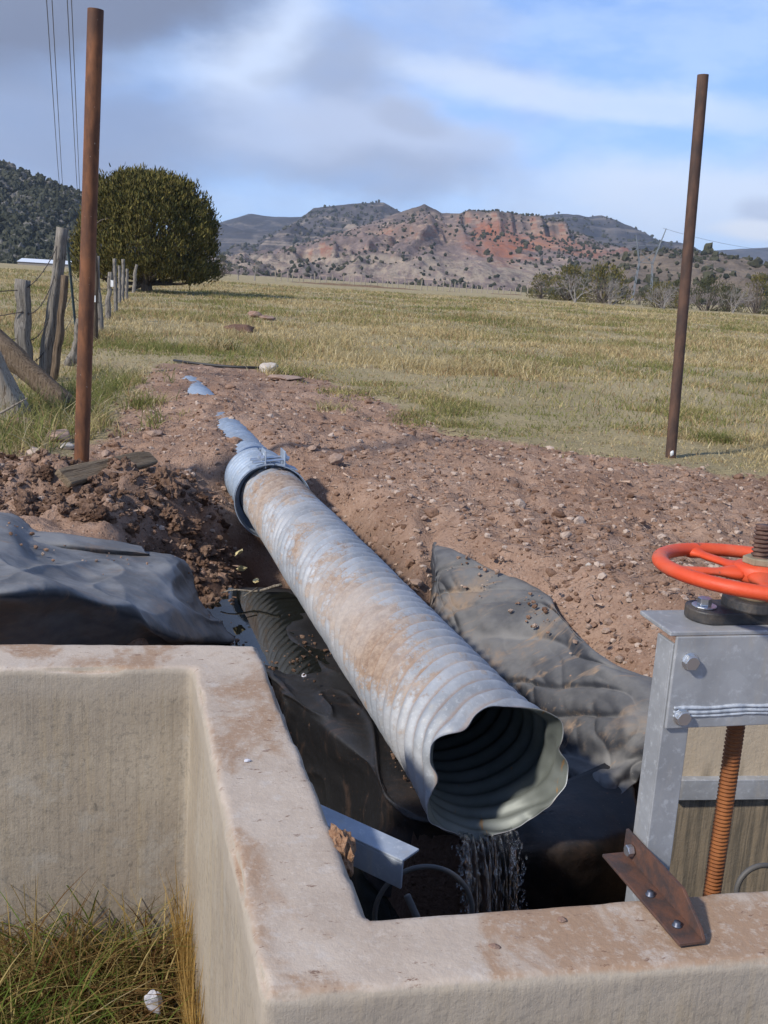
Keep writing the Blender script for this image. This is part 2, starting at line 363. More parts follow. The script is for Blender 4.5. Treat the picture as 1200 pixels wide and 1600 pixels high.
def m_bolt(n): return {'Base Color': (.62, .63, .64), 'Metallic': .9, 'Roughness': .3}
M_bolt = mat('zinc_bolt', m_bolt)
def m_rust(n, a=(.085, .036, .018), b=(.21, .085, .034), c=(.05, .028, .022), sc_=14, spots=0, zs=.3):
    p = n.pos(); k = n.mix(n.step(n.noise(n.scale(p, (1, 1, zs)), sc_, 6, .65), .35, .65), a, b)
    k = n.mix(n.m('MULTIPLY', n.step(n.noise(p, 3, 5), .45, .65), .6), k, c)
    k = n.mix(n.m('MULTIPLY', n.step(n.noise(p, 160, 3, .7), .55, .7), .3), k, b)
    if spots: k = n.mix(n.m('MULTIPLY', n.step(n.noise(p, 38, 2, .5), .735, .75), .9), k, (.45, .36, .28))
    return {'Base Color': k, 'Roughness': .75, 'Metallic': .15, 'Normal': n.bump(n.noise(p, 120, 5, .7), .35, .004)}
M_rust = mat('rusty_pipe', lambda n: m_rust(n, (.105, .042, .019), (.24, .095, .037), (.07, .034, .022), spots=1))
M_rust2 = mat('brown_rusty_pipe', lambda n: m_rust(n, (.062, .036, .026), (.13, .068, .042), (.04, .028, .026), spots=0))
def m_rod(n):
    d = m_rust(n, (.18, .058, .015), (.28, .095, .022), (.085, .033, .016), 34); k = n.step(n.sep(n.pos())[2], .93, .99); d['Base Color'] = n.mix(k, d['Base Color'], n.mix(n.step(n.noise(n.pos(), 60, 4), .4, .6), (.085, .045, .032), (.15, .085, .06))); return d
M_rust_or = mat('orange_rust', m_rod)
M_rust_br = mat('rusty_angle_iron', lambda n: m_rust(n, (.055, .038, .034), (.135, .060, .036), (.050, .046, .050), 22, 0, 1.0))
def m_orange(n):
    p = n.pos(); c = n.mix(n.step(n.noise(p, 9, 5), .35, .7), (.60, .060, .014), (.68, .088, .024))
    c = n.mix(n.m('MULTIPLY', n.step(n.noise(p, 30, 6, .75), .61, .66), .8), c, (.17, .06, .035)); c = n.mix(n.m('MULTIPLY', n.step(n.noise(p, 7, 6, .65), .46, .7), .45), c, (.50, .17, .10))
    return {'Base Color': c, 'Roughness': n.m('ADD', .42, n.m('MULTIPLY', n.noise(p, 20, 4), .3)), 'Normal': n.bump(n.noise(p, 70, 5, .7), .3, .004)}
M_orange = mat('orange_paint', m_orange)
def m_black(n):
    p = n.pos(); c = n.mix(n.step(n.noise(p, 22, 6, .65), .4, .68), (.022, .023, .026), (.075, .062, .05)); c = n.mix(n.m('MULTIPLY', n.step(n.noise(p, 11, 6, .7), .6, .7), .6), c, (.14, .08, .045))
    return {'Base Color': c, 'Roughness': .5, 'Normal': n.bump(n.noise(p, 60, 5), .3, .004)}
M_black = mat('black_cast_iron', m_black)
def m_dark(n): return {'Base Color': (.02, .02, .021), 'Roughness': .55}
M_dark = mat('dark_rubber', m_dark)
def m_hoop(n): return {'Base Color': (.09, .085, .08), 'Roughness': .6}
M_hoop = mat('weathered_steel', m_hoop)
def m_liner(n, base=(.030, .033, .038), dust=(.20, .20, .20), mud=(.215, .145, .095), k=1.0, mudk=.6, wet=0):
    p = n.pos(); z = n.sep(n.nrm())[2]
    d = n.m('MULTIPLY', n.step(n.m('ADD', n.m('ABSOLUTE', z), n.m('MULTIPLY', n.m('SUBTRACT', n.noise(p, 3, 6, .65), .5), .9)), .25, .95), k)
    c = n.mix(d, base, dust)
    c = n.mix(n.m('MULTIPLY', n.step(n.noise(p, 2.6, 6, .65), .40, .62), .55), c, base)
    c = n.mix(n.m('MULTIPLY', n.step(n.attr('crest').outputs['Fac'], .25, .95), .55), c, tuple(x * 1.35 for x in dust))  # highlight on the fold crests painted in as a lighter dust tone
    st = n.noise(n.scale(p, (1.6, 5, 2)), 2.6, 6, .65, .8)
    c = n.mix(n.m('MULTIPLY', n.step(st, .54, .72), mudk), c, mud); c = n.mix(n.m('MULTIPLY', n.step(n.noise(p, 1.9, 6, .68, .4), .53, .66), mudk * .75), c, mud)
    c = n.mix(n.m('MULTIPLY', n.step(n.noise(p, 55, 5, .7), .66, .70), .65), c, (.22, .115, .07))
    c = n.mix(n.m('MULTIPLY', n.step(n.noise(p, 130, 3, .7), .68, .72), .4), c, (.34, .30, .26))
    return {'Base Color': c, 'Roughness': .62 - .3 * wet, 'Specular IOR Level': .45, 'Normal': n.bump(n.m('ADD', n.noise(p, 9, 5, .6), n.m('MULTIPLY', n.noise(p, 60, 4), .12)), .3, .02)}
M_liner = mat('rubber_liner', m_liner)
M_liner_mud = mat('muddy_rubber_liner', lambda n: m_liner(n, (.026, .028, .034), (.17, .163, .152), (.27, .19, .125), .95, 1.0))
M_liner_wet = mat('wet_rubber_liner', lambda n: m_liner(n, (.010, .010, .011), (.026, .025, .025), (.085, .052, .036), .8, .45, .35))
def m_water(n): return {'Base Color': (.012, .013, .011), 'Roughness': .02, 'IOR': 1.33, 'Specular IOR Level': .9, 'Normal': n.bump(n.noise(n.pos(), 7, 3), .03, .01)}
M_water = mat('still_water', m_water)
def m_stream(n):
    r = n.noise(n.scale(n.pos(), (60, 60, 5)), 1.5, 4, .7)
    return {'Base Color': (.9, .93, .95), 'Roughness': .08, 'IOR': 1.33, 'Transmission Weight': n.m('SUBTRACT', 1.0, n.m('MULTIPLY', n.step(r, .5, .75), .25)), 'Normal': n.bump(r, .8, .01)}
M_stream = mat('falling_water', m_stream)
def wood(name, a, b, c, sc_=(30, 30, 1.5)):
    def fn(n):
        p = n.pos(); g = n.noise(n.scale(p, sc_), 1.6, 6, .7); k = n.mix(n.step(g, .35, .65), a, b); k = n.mix(n.m('MULTIPLY', n.step(n.noise(n.scale(p, (sc_[0] * 1.6, sc_[1] * 1.6, sc_[2])), 1.2, 5, .75), .53, .62), .9), k, c)
        k = n.mix(n.m('MULTIPLY', n.step(n.noise(p, 3, 5), .5, .7), .4), k, b)
        return {'Base Color': k, 'Roughness': .9, 'Specular IOR Level': .15, 'Normal': n.bump(g, 1.0, .025)}
    return mat(name, fn)
M_wood = wood('weathered_wood', (.17, .15, .125), (.31, .28, .24), (.045, .038, .032))
M_wood_pale = wood('pale_wood', (.30, .25, .19), (.40, .35, .28), (.12, .085, .055))
M_wood_brown = wood('brown_wood', (.12, .085, .055), (.20, .15, .105), (.05, .034, .024))
M_plank = wood('plank_wood', (.19, .135, .082), (.27, .205, .135), (.10, .065, .04), (1.0, 22, 22))
def plain(name, c, rough=.7, metal=0.0):
    def fn(n):
        p = n.pos(); return {'Base Color': n.mix(n.step(n.noise(p, 8, 5, .65), .3, .7), tuple(x * .82 for x in c), tuple(min(1, x * 1.15) for x in c)), 'Roughness': rough, 'Metallic': metal}
    return mat(name, fn)
M_tpost = plain('green_post_paint', (.045, .065, .06), .6)
M_wire = plain('rusty_wire', (.045, .034, .03), .7)
M_tagw = plain('white_tag', (.75, .75, .73), .5)
M_cable = plain('cable', (.10, .11, .14), .6)
M_lattice = plain('lattice_steel', (.15, .17, .19), .7)
M_roof = plain('metal_roof', (.62, .66, .72), .45)
M_shedwall = plain('shed_wall', (.20, .18, .16), .8)
M_foam = plain('foam_scrap', (.52, .51, .54), .7)
M_leafy = plain('dry_leaf', (.60, .50, .25), .8)
M_bark = wood('juniper_bark', (.09, .07, .055), (.15, .125, .10), (.04, .03, .025), (10, 10, .8))
M_bare = plain('bare_twig', (.25, .225, .20), .9)
def vcol(name, rough=.85, var=.25, trans=0):
    def fn(n):
        c = n.attr('tint').outputs['Color']; return {'Base Color': c, 'Roughness': rough, 'Specular IOR Level': .15}
    return mat(name, fn)
def m_blade(n):
    c = n.attr('tint').outputs['Color']; d = n.node('ShaderNodeBsdfDiffuse'); t = n.node('ShaderNodeBsdfTranslucent'); x = n.node('ShaderNodeMixShader'); x.inputs[0].default_value = .42
    n.sock(d.inputs[0], c); n.sock(t.inputs[0], c); n.nt.links.new(d.outputs[0], x.inputs[1]); n.nt.links.new(t.outputs[0], x.inputs[2]); n.nt.links.new(x.outputs[0], n.nt.nodes['Material Output'].inputs[0])
M_grass = mat('grass_blade', m_blade); M_foliage = vcol('foliage', .8)
def m_scrub(n):
    p = n.pos(); r = n.node('ShaderNodeNewGeometry').outputs['Random Per Island']
    c = n.mix(n.step(r, .1, .9), (.030, .034, .022), (.064, .062, .036)); c = n.mix(n.step(r, .86, .93), c, (.115, .10, .085))
    return {'Base Color': c, 'Roughness': .9, 'Specular IOR Level': .1}
M_scrub = mat('scrub', m_scrub)
def m_farforest(n):
    p = n.pos(); r = n.node('ShaderNodeNewGeometry').outputs['Random Per Island']
    c = n.mix(n.step(r, .1, .8), (.034, .038, .026), (.066, .068, .046)); c = n.mix(n.step(r, .8, .95), c, (.14, .13, .115))
    return {'Base Color': c, 'Roughness': .9, 'Specular IOR Level': .1}
M_forest = mat('hill_woodland', m_farforest)
def hill_mat(name, brush, tan, tank, red=None, speck=.5, band=None, sc_=1.0):
    def fn(n):
        p = n.pos(); x, y, z = n.sep(p)
        a = n.noise(n.scale(p, (1, .5, 1.6)), .022 * sc_, 8, .72); b = n.noise(n.scale(p, (1, .35, 3.0)), .045 * sc_, 8, .72)
        c = n.mix(n.step(a, .36, .62), brush, tuple(v * 1.45 for v in brush))
        c = n.mix(n.m('MULTIPLY', n.step(b, .5, .66), tank), c, tan)
        strata = n.noise(n.scale(p, (.05, .05, 3.2)), .10 * sc_, 5, .6)
        c = n.mix(n.m('MULTIPLY', n.step(strata, .58, .68), tank * .75), c, tuple(v * 1.1 for v in tan))
        if band:
            bz = n.m('ADD', z, n.m('MULTIPLY', n.m('SUBTRACT', n.noise(p, .02, 5), .5), 14))
            bb = n.m('MULTIPLY', n.step(bz, band[0] - 2, band[0] + 2), n.step(bz, band[1] + 2, band[1] - 3))
            c = n.mix(n.m('MULTIPLY', bb, n.m('MULTIPLY', n.step(n.noise(n.scale(p, (6, 1, .4)), .03, 6, .7), .36, .6), .75)), c, (.40, .325, .24))
        for (cx, cz, rx, rz, kk, rc) in (red or []):
            q = n.noise(p, .016, 7, .65); dxx = n.m('DIVIDE', n.m('SUBTRACT', x, cx), rx); dzz = n.m('DIVIDE', n.m('SUBTRACT', z, cz), rz)
            dd = n.m('ADD', n.m('SQRT', n.m('ADD', n.m('MULTIPLY', dxx, dxx), n.m('MULTIPLY', dzz, dzz))), n.m('MULTIPLY', n.m('SUBTRACT', q, .5), 2.2))
            g = n.step(n.noise(n.scale(p, (3.5, .6, .5)), .02, 6, .7, .8), .38, .58)
            c = n.mix(n.m('MULTIPLY', n.m('MULTIPLY', n.step(dd, 1.1, .6), kk), n.m('ADD', .35, n.m('MULTIPLY', g, .65))), c, rc)
        steep = n.step(n.sep(n.nrm())[2], .80, .55); c = n.mix(n.m('MULTIPLY', steep, .85 if red else .4), c, n.mix(n.step(n.noise(n.scale(p, (.2, .2, 3)), .12, 5, .6), .4, .6), (.30, .140, .095) if red else tan, (.34, .235, .17) if red else tan))
        top_ = n.step(n.m('ADD', z, n.m('MULTIPLY', n.m('SUBTRACT', n.noise(p, .012, 6, .65), .5), 70)), 62, 92) if red else 0.0
        if red: c = n.mix(n.m('MULTIPLY', n.m('MULTIPLY', top_, n.m('SUBTRACT', 1.0, steep)), .7), c, (.085, .072, .062))
        sp = n.noise(p, .11 * sc_, 5, .7)
        c = n.mix(n.m('MULTIPLY', n.step(sp, .55, .63), speck), c, (.045, .045, .036))
        return {'Base Color': c, 'Roughness': .95, 'Specular IOR Level': .05, 'Normal': n.bump(n.m('ADD', b, n.m('MULTIPLY', sp, .5)), .8, 6)}
    return mat(name, fn)

# ---------------------------------------------------------------- ground height
PM = np.array([.417, 3.08]); PC = np.array([-.752, 6.9]); PAX = (PC - PM) / np.linalg.norm(PC - PM); PPX = np.array([PAX[1], -PAX[0]])
PIPE_Z, PIPE_R = -.055, .236
VOID = [(-3.0, 2.4), (-3.0, 3.7), (-1.9, 3.8), (-1.0, 4.0), (-.62, 4.3), (-.46, 4.46), (-.05, 3.86), (.16, 3.36), (.34, 3.25), (.75, 3.4), (.98, 3.72), (1.25, 3.5), (1.25, 2.95), (3.0, 3.2), (3.0, 1.75), (.1, 1.3), (-.2, 1.5)]
DIRT = [PZ(px, py, .08)[:2] for px, py in ((-250, 720), (0, 712), (100, 722), (165, 690), (215, 615), (250, 572), (300, 566), (400, 576), (500, 590), (620, 640), (700, 682), (850, 708), (1000, 738), (1200, 760), (1500, 800))]
DIRT = [tuple(p) for p in DIRT] + [(6, 1), (6, -3), (-6, -3), (-6, 6)]
# nets of the two big liner sheets; the soil is kept below them except along their ragged buried edges
def cr(P, t):                            # Catmull-Rom through P (k,...) at t in [0,k-1]
    P = np.asarray(P, float); k = len(P); i = np.clip(np.floor(t).astype(int), 0, k - 2); f_ = (t - i); E = np.concatenate([2 * P[:1] - P[1:2], P, 2 * P[-1:] - P[-2:-1]])
    p0, p1, p2, p3 = (E[i + a] for a in range(4)); f_ = f_.reshape(-1, *([1] * (P.ndim - 1)))
    return .5 * (2 * p1 + (p2 - p0) * f_ + (2 * p0 - 5 * p1 + 4 * p2 - p3) * f_ ** 2 + (3 * p1 - p0 - 3 * p2 + p3) * f_ ** 3)
def rows(*r): return [[PZ(px, py, z) for px, py, z in row] for row in r]
NET_L = rows(
    [(-140, 770, .05), (0, 796, .12), (60, 830, .10), (130, 846, .06), (215, 862, .02), (275, 868, -.02), (303, 893, -.16)],
    [(-140, 800, .20), (0, 820, .22), (50, 858, .17), (130, 880, .10), (210, 884, .06), (268, 890, .03), (306, 915, -.18)],
    [(-140, 850, .28), (0, 862, .27), (60, 880, .20), (130, 905, .12), (205, 915, .10), (270, 930, -.02), (322, 945, -.26)],
    [(-140, 905, .33), (0, 900, .33), (60, 902, .29), (130, 922, .21), (205, 945, .14), (280, 965, -.04), (342, 975, -.33)],
    [(-140, 935, .36), (0, 926, .37), (60, 921, .35), (120, 929, .29), (195, 955, .17), (275, 995, -.05), (364, 1001, -.38)],
    [(-140, 975, .24), (0, 960, .25), (60, 960, .22), (120, 965, .17), (195, 985, .07), (280, 1006, -.14), (366, 1006, -.42)],
    [(-140, 1030, .0), (0, 1030, .0), (60, 1030, -.02), (120, 1030, -.05), (195, 1030, -.12), (280, 1030, -.3), (370, 1015, -.46)],
    [(-140, 1100, -.3), (0, 1100, -.3), (60, 1100, -.3), (120, 1100, -.3), (195, 1090, -.35), (280, 1070, -.42), (374, 1025, -.5)])
NET_R = rows(
    [(672, 815, .04), (672, 865, -.03), (672, 920, -.15), (668, 968, -.28), (662, 990, -.34)],
    [(695, 825, .06), (690, 880, -.05), (690, 930, -.17), (690, 985, -.28), (690, 1010, -.36)],
    [(760, 858, .06), (752, 905, -.05), (742, 970, -.19), (735, 1035, -.3), (735, 1060, -.38)],
    [(845, 888, .06), (832, 945, -.06), (806, 1020, -.21), (788, 1080, -.32), (785, 1105, -.40)],
    [(885, 945, .05), (885, 1010, -.08), (862, 1085, -.23), (845, 1140, -.35), (840, 1170, -.42)],
    [(960, 1000, .04), (945, 1060, -.08), (915, 1130, -.24), (888, 1190, -.36), (880, 1225, -.42)],
    [(1050, 1035, .0), (1000, 1105, -.10), (958, 1190, -.27), (922, 1250, -.38), (895, 1285, -.42)],
    [(1095, 1075, -.10), (1035, 1150, -.16), (985, 1225, -.32), (945, 1272, -.40), (900, 1296, -.44)])
def net(C, nu, nv):
    A = cr(np.asarray(C, float), np.linspace(0, len(C) - 1, nu)); return np.swapaxes(cr(np.swapaxes(A, 0, 1), np.linspace(0, len(C[0]) - 1, nv)), 0, 1)
CAP0, CAPS, CAPN = np.array([-3.2, 2.4]), .02, (260, 260)
CAP = np.full(CAPN, 9.0)
for C, top in ((NET_L[:5], .03), (NET_R, None)):
    V = net(C, 420, 420); uu, vv = np.meshgrid(np.linspace(0, 1, 420), np.linspace(0, 1, 420), indexing='ij')
    rag = .075 + .15 * fbm(V[..., 0] * 5, V[..., 1] * 5, 0, 4, 7)
    keep = (uu > rag * .6) & (vv > rag) & (uu < 2) if top is None else (uu > top)
    ij = np.floor((V[..., :2] - CAP0) / CAPS).astype(int); ok = keep & (ij >= 0).all(-1) & (ij[..., 0] < CAPN[0]) & (ij[..., 1] < CAPN[1])
    np.minimum.at(CAP, (ij[ok][:, 0], ij[ok][:, 1]), V[ok][:, 2] - .02)
CAPRAW = CAP.copy()
for _ in range(1):                       # let the cap reach one cell further
    E = np.pad(CAP, 1, constant_values=9.0); CAP = np.minimum(CAP, np.minimum(np.minimum(E[2:, 1:-1], E[:-2, 1:-1]), np.minimum(E[1:-1, 2:], E[1:-1, :-2])))
for _ in range(40):                      # soil slopes up from the sheet edge instead of standing as a step
    E = np.pad(CAP, 1, constant_values=9.0); CAP = np.minimum(CAP, np.minimum(np.minimum(E[2:, 1:-1], E[:-2, 1:-1]), np.minimum(E[1:-1, 2:], E[1:-1, :-2])) + .013)
def liner_cap(x, y):
    i = np.floor((x - CAP0[0]) / CAPS).astype(int); j = np.floor((y - CAP0[1]) / CAPS).astype(int); ok = (i >= 0) & (j >= 0) & (i < CAPN[0]) & (j < CAPN[1])
    return np.where(ok, CAP[i.clip(0, CAPN[0] - 1), j.clip(0, CAPN[1] - 1)], 9.0)
def height(x, y, fine=True):
    x = np.asarray(x, float); y = np.asarray(y, float)
    rx, ry = x - PM[0], y - PM[1]; s = rx * PAX[0] + ry * PAX[1]; d = rx * PPX[0] + ry * PPX[1]
    near = sstep(y, 26, 9)
    z = .11 * near + .02 * fbm(x * .35, y * .35, 0, 4, 3) * sstep(y, 3, 9) * (1 - .9 * np.exp(-(d / .5) ** 2) * sstep(s, 4, 5) * sstep(s, 11, 9))
    z = z + sstep(y, 30, 120) * .25 * fbm(x * .02, y * .02, 0, 3, 5)
    # soil heaped over the buried run of pipe, dug thin at two spots
    up = sstep(s, 4.75, 5.0) * sstep(s, 13, 10.5)
    bare = np.exp(-((s - 5.75) / .62) ** 4) + 1.15 * np.exp(-((s - 8.45) / .5) ** 2) + .8 * np.exp(-((s - 4.95) / .22) ** 2)
    z = z + up * np.exp(-(d / .55) ** 2) * (.125 - .125 * np.clip(bare, 0, 1) * np.exp(-(d / .16) ** 2))
    # clod heap on the left
    z = z + .12 * np.exp(-((x + 2.5) / .6) ** 2 - ((y - 6.35) / .35) ** 2) + .13 * np.exp(-((x + 1.55) / .35) ** 2 - ((y - 6.45) / .45) ** 2) + .05 * np.exp(-((x + 1.2) / .5) ** 2 - ((y - 7.2) / .4) ** 2)
    # spoil right of the pipe
    z = z + .07 * np.exp(-((x - 1.6) / .9) ** 2 - ((y - 7.9) / .7) ** 2) + .08 * np.exp(-((x - .1) / .35) ** 2 - ((y - 9.0) / .3) ** 2)
    # pit
    rgt = sstep(d, .80 + .30 * sstep(s, 1.7, .2), .20); lft = sstep(d, -1.18 - .25 * sstep(s, 1.5, 0), -.78)
    farl = sstep(s, 4.35, 2.45); farr = sstep(s, 4.35, 3.85)
    wgt = sstep(d, -.3, .1); far_ = farl * (1 - wgt) + farr * wgt
    z = z - .53 * rgt * lft * far_ + .0
    z = z - .36 * np.exp(-((d + .16) / .36) ** 2) * sstep(s, 4.95, 4.55) * sstep(s, 2.6, 3.6)
    pit = rgt * lft * far_
    # drop into the box and the low ground this side of the walls
    v = polydist(x, y, VOID); z = np.where(v > -.03, z * (1 - sstep(v, -.03, .03)) + -1.1 * sstep(v, -.03, .03), z)
    nook = (y < 2.80 + .19 * x) & (x < -.15); front = y < 1.45 + .2 * x
    z = np.where(nook | front, -.40 + .05 * fbm(x * 2, y * 2, 0, 3, 9), z)
    z = np.minimum(z, liner_cap(x, y))
    if fine:
        dm = sstep(polydist(x, y, DIRT), -.5, .4) * sstep(y, 2.6, 3.0)
        n1 = fbm(x * 2.2, y * 2.2, 0, 3, 21); n2 = fbm(x * 7, y * 7, 0, 4, 31); rg = 1 - np.abs(fbm(x * 5, y * 5, .5, 3, 41))
        heap = np.exp(-((x + 2.0) / 1.0) ** 2 - ((y - 6.3) / .55) ** 2) + .7 * np.exp(-((x + 1.0) / .5) ** 2 - ((y - 6.3) / .9) ** 2)
        pipeaway = 1 - .85 * up * np.exp(-(d / .4) ** 2) * np.clip(bare, 0, 1)
        z = z + dm * pipeaway * (.026 * n1 + .027 * n2 + .024 * (rg - .6)) * (1 - .5 * pit) + heap * (.035 * n1 + .045 * n2 + .04 * (rg - .6)) * (1 - pit)
        z = np.minimum(z, liner_cap(x, y))
        z = z + (1 - dm) * .02 * fbm(x * 1.5, y * 1.5, 0, 4, 51) * sstep(y, 60, 8)
    return z
def axis_pts(lo, hi, step, glo, ghi, far_lo, far_hi):
    c = list(np.arange(lo, hi, step)); a = []; st = step; v = c[0]
    while v > far_lo: st *= glo; v -= st; a.append(v)
    st = step; v = c[-1]; b = []
    while v < far_hi: st *= ghi; v += st; b.append(v)
    return np.array(a[::-1] + c + b)
gx = axis_pts(-3.4, 3.2, .024, 1.08, 1.08, -3300, 3300); gy = axis_pts(2.4, 10.5, .026, 1.12, 1.028, -200, 4300)
GX, GY = np.meshgrid(gx, gy, indexing='ij'); GZ = height(GX, GY)
dsd = polydist(GX, GY, DIRT); dirt = sstep(dsd, -.45, .45)
_rx, _ry = GX - PM[0], GY - PM[1]; _s = _rx * PAX[0] + _ry * PAX[1]; _d = _rx * PPX[0] + _ry * PPX[1]
wet = np.clip(sstep(_s, 4.0, 3.0) * sstep(_d, .75, .2) * sstep(_d, -1.35, -.8) + .8 * sstep(_s, 4.3, 3.6) * np.exp(-(_d / .5) ** 2), 0, 1) * sstep(GZ, .02, -.2)
wet = np.maximum(wet, .45 * np.exp(-((GX + 1.2) / .8) ** 2 - ((GY - 6.2) / .5) ** 2))
wet = np.where((GY < 2.6), .6, wet)
me = mesh_np('ground', np.stack([GX, GY, GZ], -1).reshape(-1, 3), [grid_faces(len(gx), len(gy))], M_ground, True, {'dirt': dirt.ravel(), 'wet': wet.ravel()})
tag(new_obj('ground', me), kind='structure')

# ---------------------------------------------------------------- hills
def hill(name, pts, D, base, material, gul=6, seed=0, res=200, nv=70, prof=1.15, wl=60., cliff=None):
    P = np.array([PY(px, py, D) for px, py in pts]); xs = np.linspace(P[0, 0], P[-1, 0], res); zr = np.interp(xs, P[:, 0], P[:, 2])
    zr = zr + .25 * gul * fbm(xs / (wl * .35), xs * 0, 0, 4, seed + 5) * .4
    v = np.concatenate([np.linspace(0, 1, nv), 1 + np.linspace(0.06, 1, 14)])
    X, Vv = np.meshgrid(xs, v, indexing='ij'); Zr = zr[:, None]
    Y = np.where(Vv <= 1, base + (D - base) * Vv, D + (Vv - 1) * (D - base) * .5)
    up = np.clip(Vv, 0, 1)
    k = np.where(Vv <= 1, up ** prof, np.clip(2 - Vv, 0, 1))
    env = np.sin(np.clip(Vv, 0, 1) * math.pi)
    g = 1 - np.abs(fbm(X / wl + .3 * fbm(X / 90, Y / 200, 0, 3, seed), Y / (wl * 4), 0, 5, seed)); g2 = fbm(X / (wl * .3), Y / (wl * .5), 0, 4, seed + 9)
    Z = Zr * k - 2 + env * (gul * (g - .75) * 2 + gul * .35 * g2) + (Vv <= 1) * env * Zr * .06 * np.sin(k * 16 + 2 * fbm(X / 150, Y / 300, 0, 2, seed + 3))
    if cliff:                             # a steep rock band near the crest between two stations
        cw = sstep(X, cliff[0], cliff[0] + 25) * sstep(X, cliff[1], cliff[1] - 25); jag = .035 * fbm(X / 22, X * 0, 0, 4, 77)
        kc = np.where(Vv < .74 + jag, .70 * Vv / .74, np.where(Vv < .79 + jag, .70 + .22 * (Vv - .74 - jag) / .05, .92 + .08 * (Vv - .79 - jag) / .21)).clip(0, 1); flut = 3.0 * (1 - np.abs(fbm(X / 14, Vv * 2, 0, 3, 78)))
        Zc = Zr * kc - 2 + (flut + 3 * fbm(X / 40, Vv * 6, 0, 3, 79)) * env * .8; Z = np.where(Vv <= 1, Z * (1 - cw) + Zc * cw, Z)
    o = new_obj(name, mesh_np(name, np.stack([X, Y, Z], -1).reshape(-1, 3), [grid_faces(len(xs), len(v))], material, True)); tag(o, kind='structure')
    return X, Y, Z
M_h_far = hill_mat('far_brush', (.044, .045, .053), (.22, .185, .155), .7, None, .55, None, .32)
M_h_back = hill_mat('back_brush', (.060, .054, .056), (.30, .24, .185), .85, None, .6, None, .42)
_red = []
for (px, py, rxp, rzp, kk, rc) in ((770, 378, 42, 36, .95, (.36, .125, .062)), (850, 385, 48, 26, .85, (.40, .185, .105)), (740, 395, 40, 26, .7, (.34, .14, .08)), (620, 365, 190, 22, .35, (.30, .19, .13)), (900, 405, 40, 22, .6, (.27, .105, .065))):
    q = PY(px, py, 1150); _red.append((q[0], q[2], rxp * 1150 / F, rzp * 1150 / F, kk, rc))
M_h_mesa = hill_mat('mesa_slope', (.165, .125, .112), (.47, .345, .25), .85, _red, .38, (4, 22))
M_h_foot = hill_mat('foothill_slope', (.15, .12, .095), (.31, .24, .17), .65, None, .45, None, 1.6)
M_h_wood = hill_mat('wooded_slope', (.040, .038, .034), (.075, .066, .055), .5, None, .8, None, 2.0)
hill('hill', [(-300, 430), (120, 432), (250, 380), (335, 350), (390, 333), (430, 337), (475, 338), (520, 345), (600, 352), (700, 400), (900, 440)], 2700, 1500, M_h_far, 14, 1, wl=160)
BACK = hill('hill', [(300, 440), (380, 420), (430, 362), (470, 340), (490, 323), (530, 318), (560, 315), (600, 314), (622, 328), (660, 350), (720, 400), (800, 440)], 2000, 1200, M_h_back, 12, 2, wl=110)
BACK2 = hill('hill', [(700, 440), (760, 400), (812, 346), (828, 338), (870, 332), (905, 334), (918, 338), (940, 335), (965, 343), (1010, 367), (1030, 375), (1065, 377), (1085, 388), (1200, 420), (1500, 480)], 2300, 1100, M_h_far, 13, 3, wl=130)
hill('hill', [(950, 440), (1040, 400), (1085, 392), (1130, 390), (1200, 386), (1300, 384), (1700, 420)], 3600, 2000, M_h_far, 16, 4, wl=200)
MESA = hill('hill', [(120, 432), (260, 428), (340, 408), (420, 392), (500, 372), (560, 352), (620, 331), (650, 322), (663, 316), (676, 322), (690, 330), (720, 331), (800, 338), (830, 346), (875, 352), (888, 358), (900, 366), (930, 378), (1000, 400), (1100, 432), (1250, 482)], 1350, 620, M_h_mesa, 8, 6, 520, 190, 1.0, 45., (PY(690, 380, 1290)[0], PY(885, 380, 1290)[0]))
FOOT = hill('hill', [(760, 470), (850, 436), (930, 400), (990, 386), (1060, 384), (1120, 398), (1200, 418), (1300, 436), (1500, 460), (2000, 500)], 620, 300, M_h_foot, 4, 7, 240, 70, .9, 38.)
LEFT = hill('hill', [(-600, 150), (-300, 190), (-120, 215), (0, 250), (40, 265), (80, 282), (125, 298), (180, 327), (240, 367), (300, 409), (345, 432)], 560, 330, M_h_wood, 6, 8, 220, 70, .95, 40.)

# scattered growth on the slopes
def bush_variants(k, sub, amp, seed, flat=.95):
    out = []
    for i in range(k):
        V, Fc = rock_verts(seed + i, sub, amp, flat, 2.2); V[:, 2] += .75; out.append((V, Fc))
    return out
def scatter(surf, count, size, seed, vmax=.98, variants=None, dens=None):
    X, Y, Z = surf; r2 = np.random.default_rng(seed); nx, nv = X.shape; mb = MB(); pts = []
    while len(pts) < count:
        i = r2.random(count * 2) * (nx - 2); j = r2.random(count * 2) * (min(nv, int(nv * .85)) - 2)
        ii, jj = i.astype(int), j.astype(int); fi, fj = i - ii, j - jj
        P = [(A[ii, jj] * (1 - fi) + A[ii + 1, jj] * fi) * (1 - fj) + (A[ii, jj + 1] * (1 - fi) + A[ii + 1, jj + 1] * fi) * fj for A in (X, Y, Z)]
        dn = fbm(P[0] / 60, P[1] / 120, 0, 3, seed) ; keep = r2.random(len(dn)) < (np.clip(.5 + .9 * dn, .03, 1) if dens is None else dens)
        px = 600 + F * P[0] / P[1]; keep &= (px > -260) & (px < 1460)
        pts += [tuple(q) for q in np.stack(P, 1)[keep]]
    return pts[:count], [size * (.55 + .9 * r2.random() ** 1.6) for _ in range(count)]
BUSH = bush_variants(8, 1, .5, 300); BUSH2 = bush_variants(8, 2, .5, 330, 1.1)
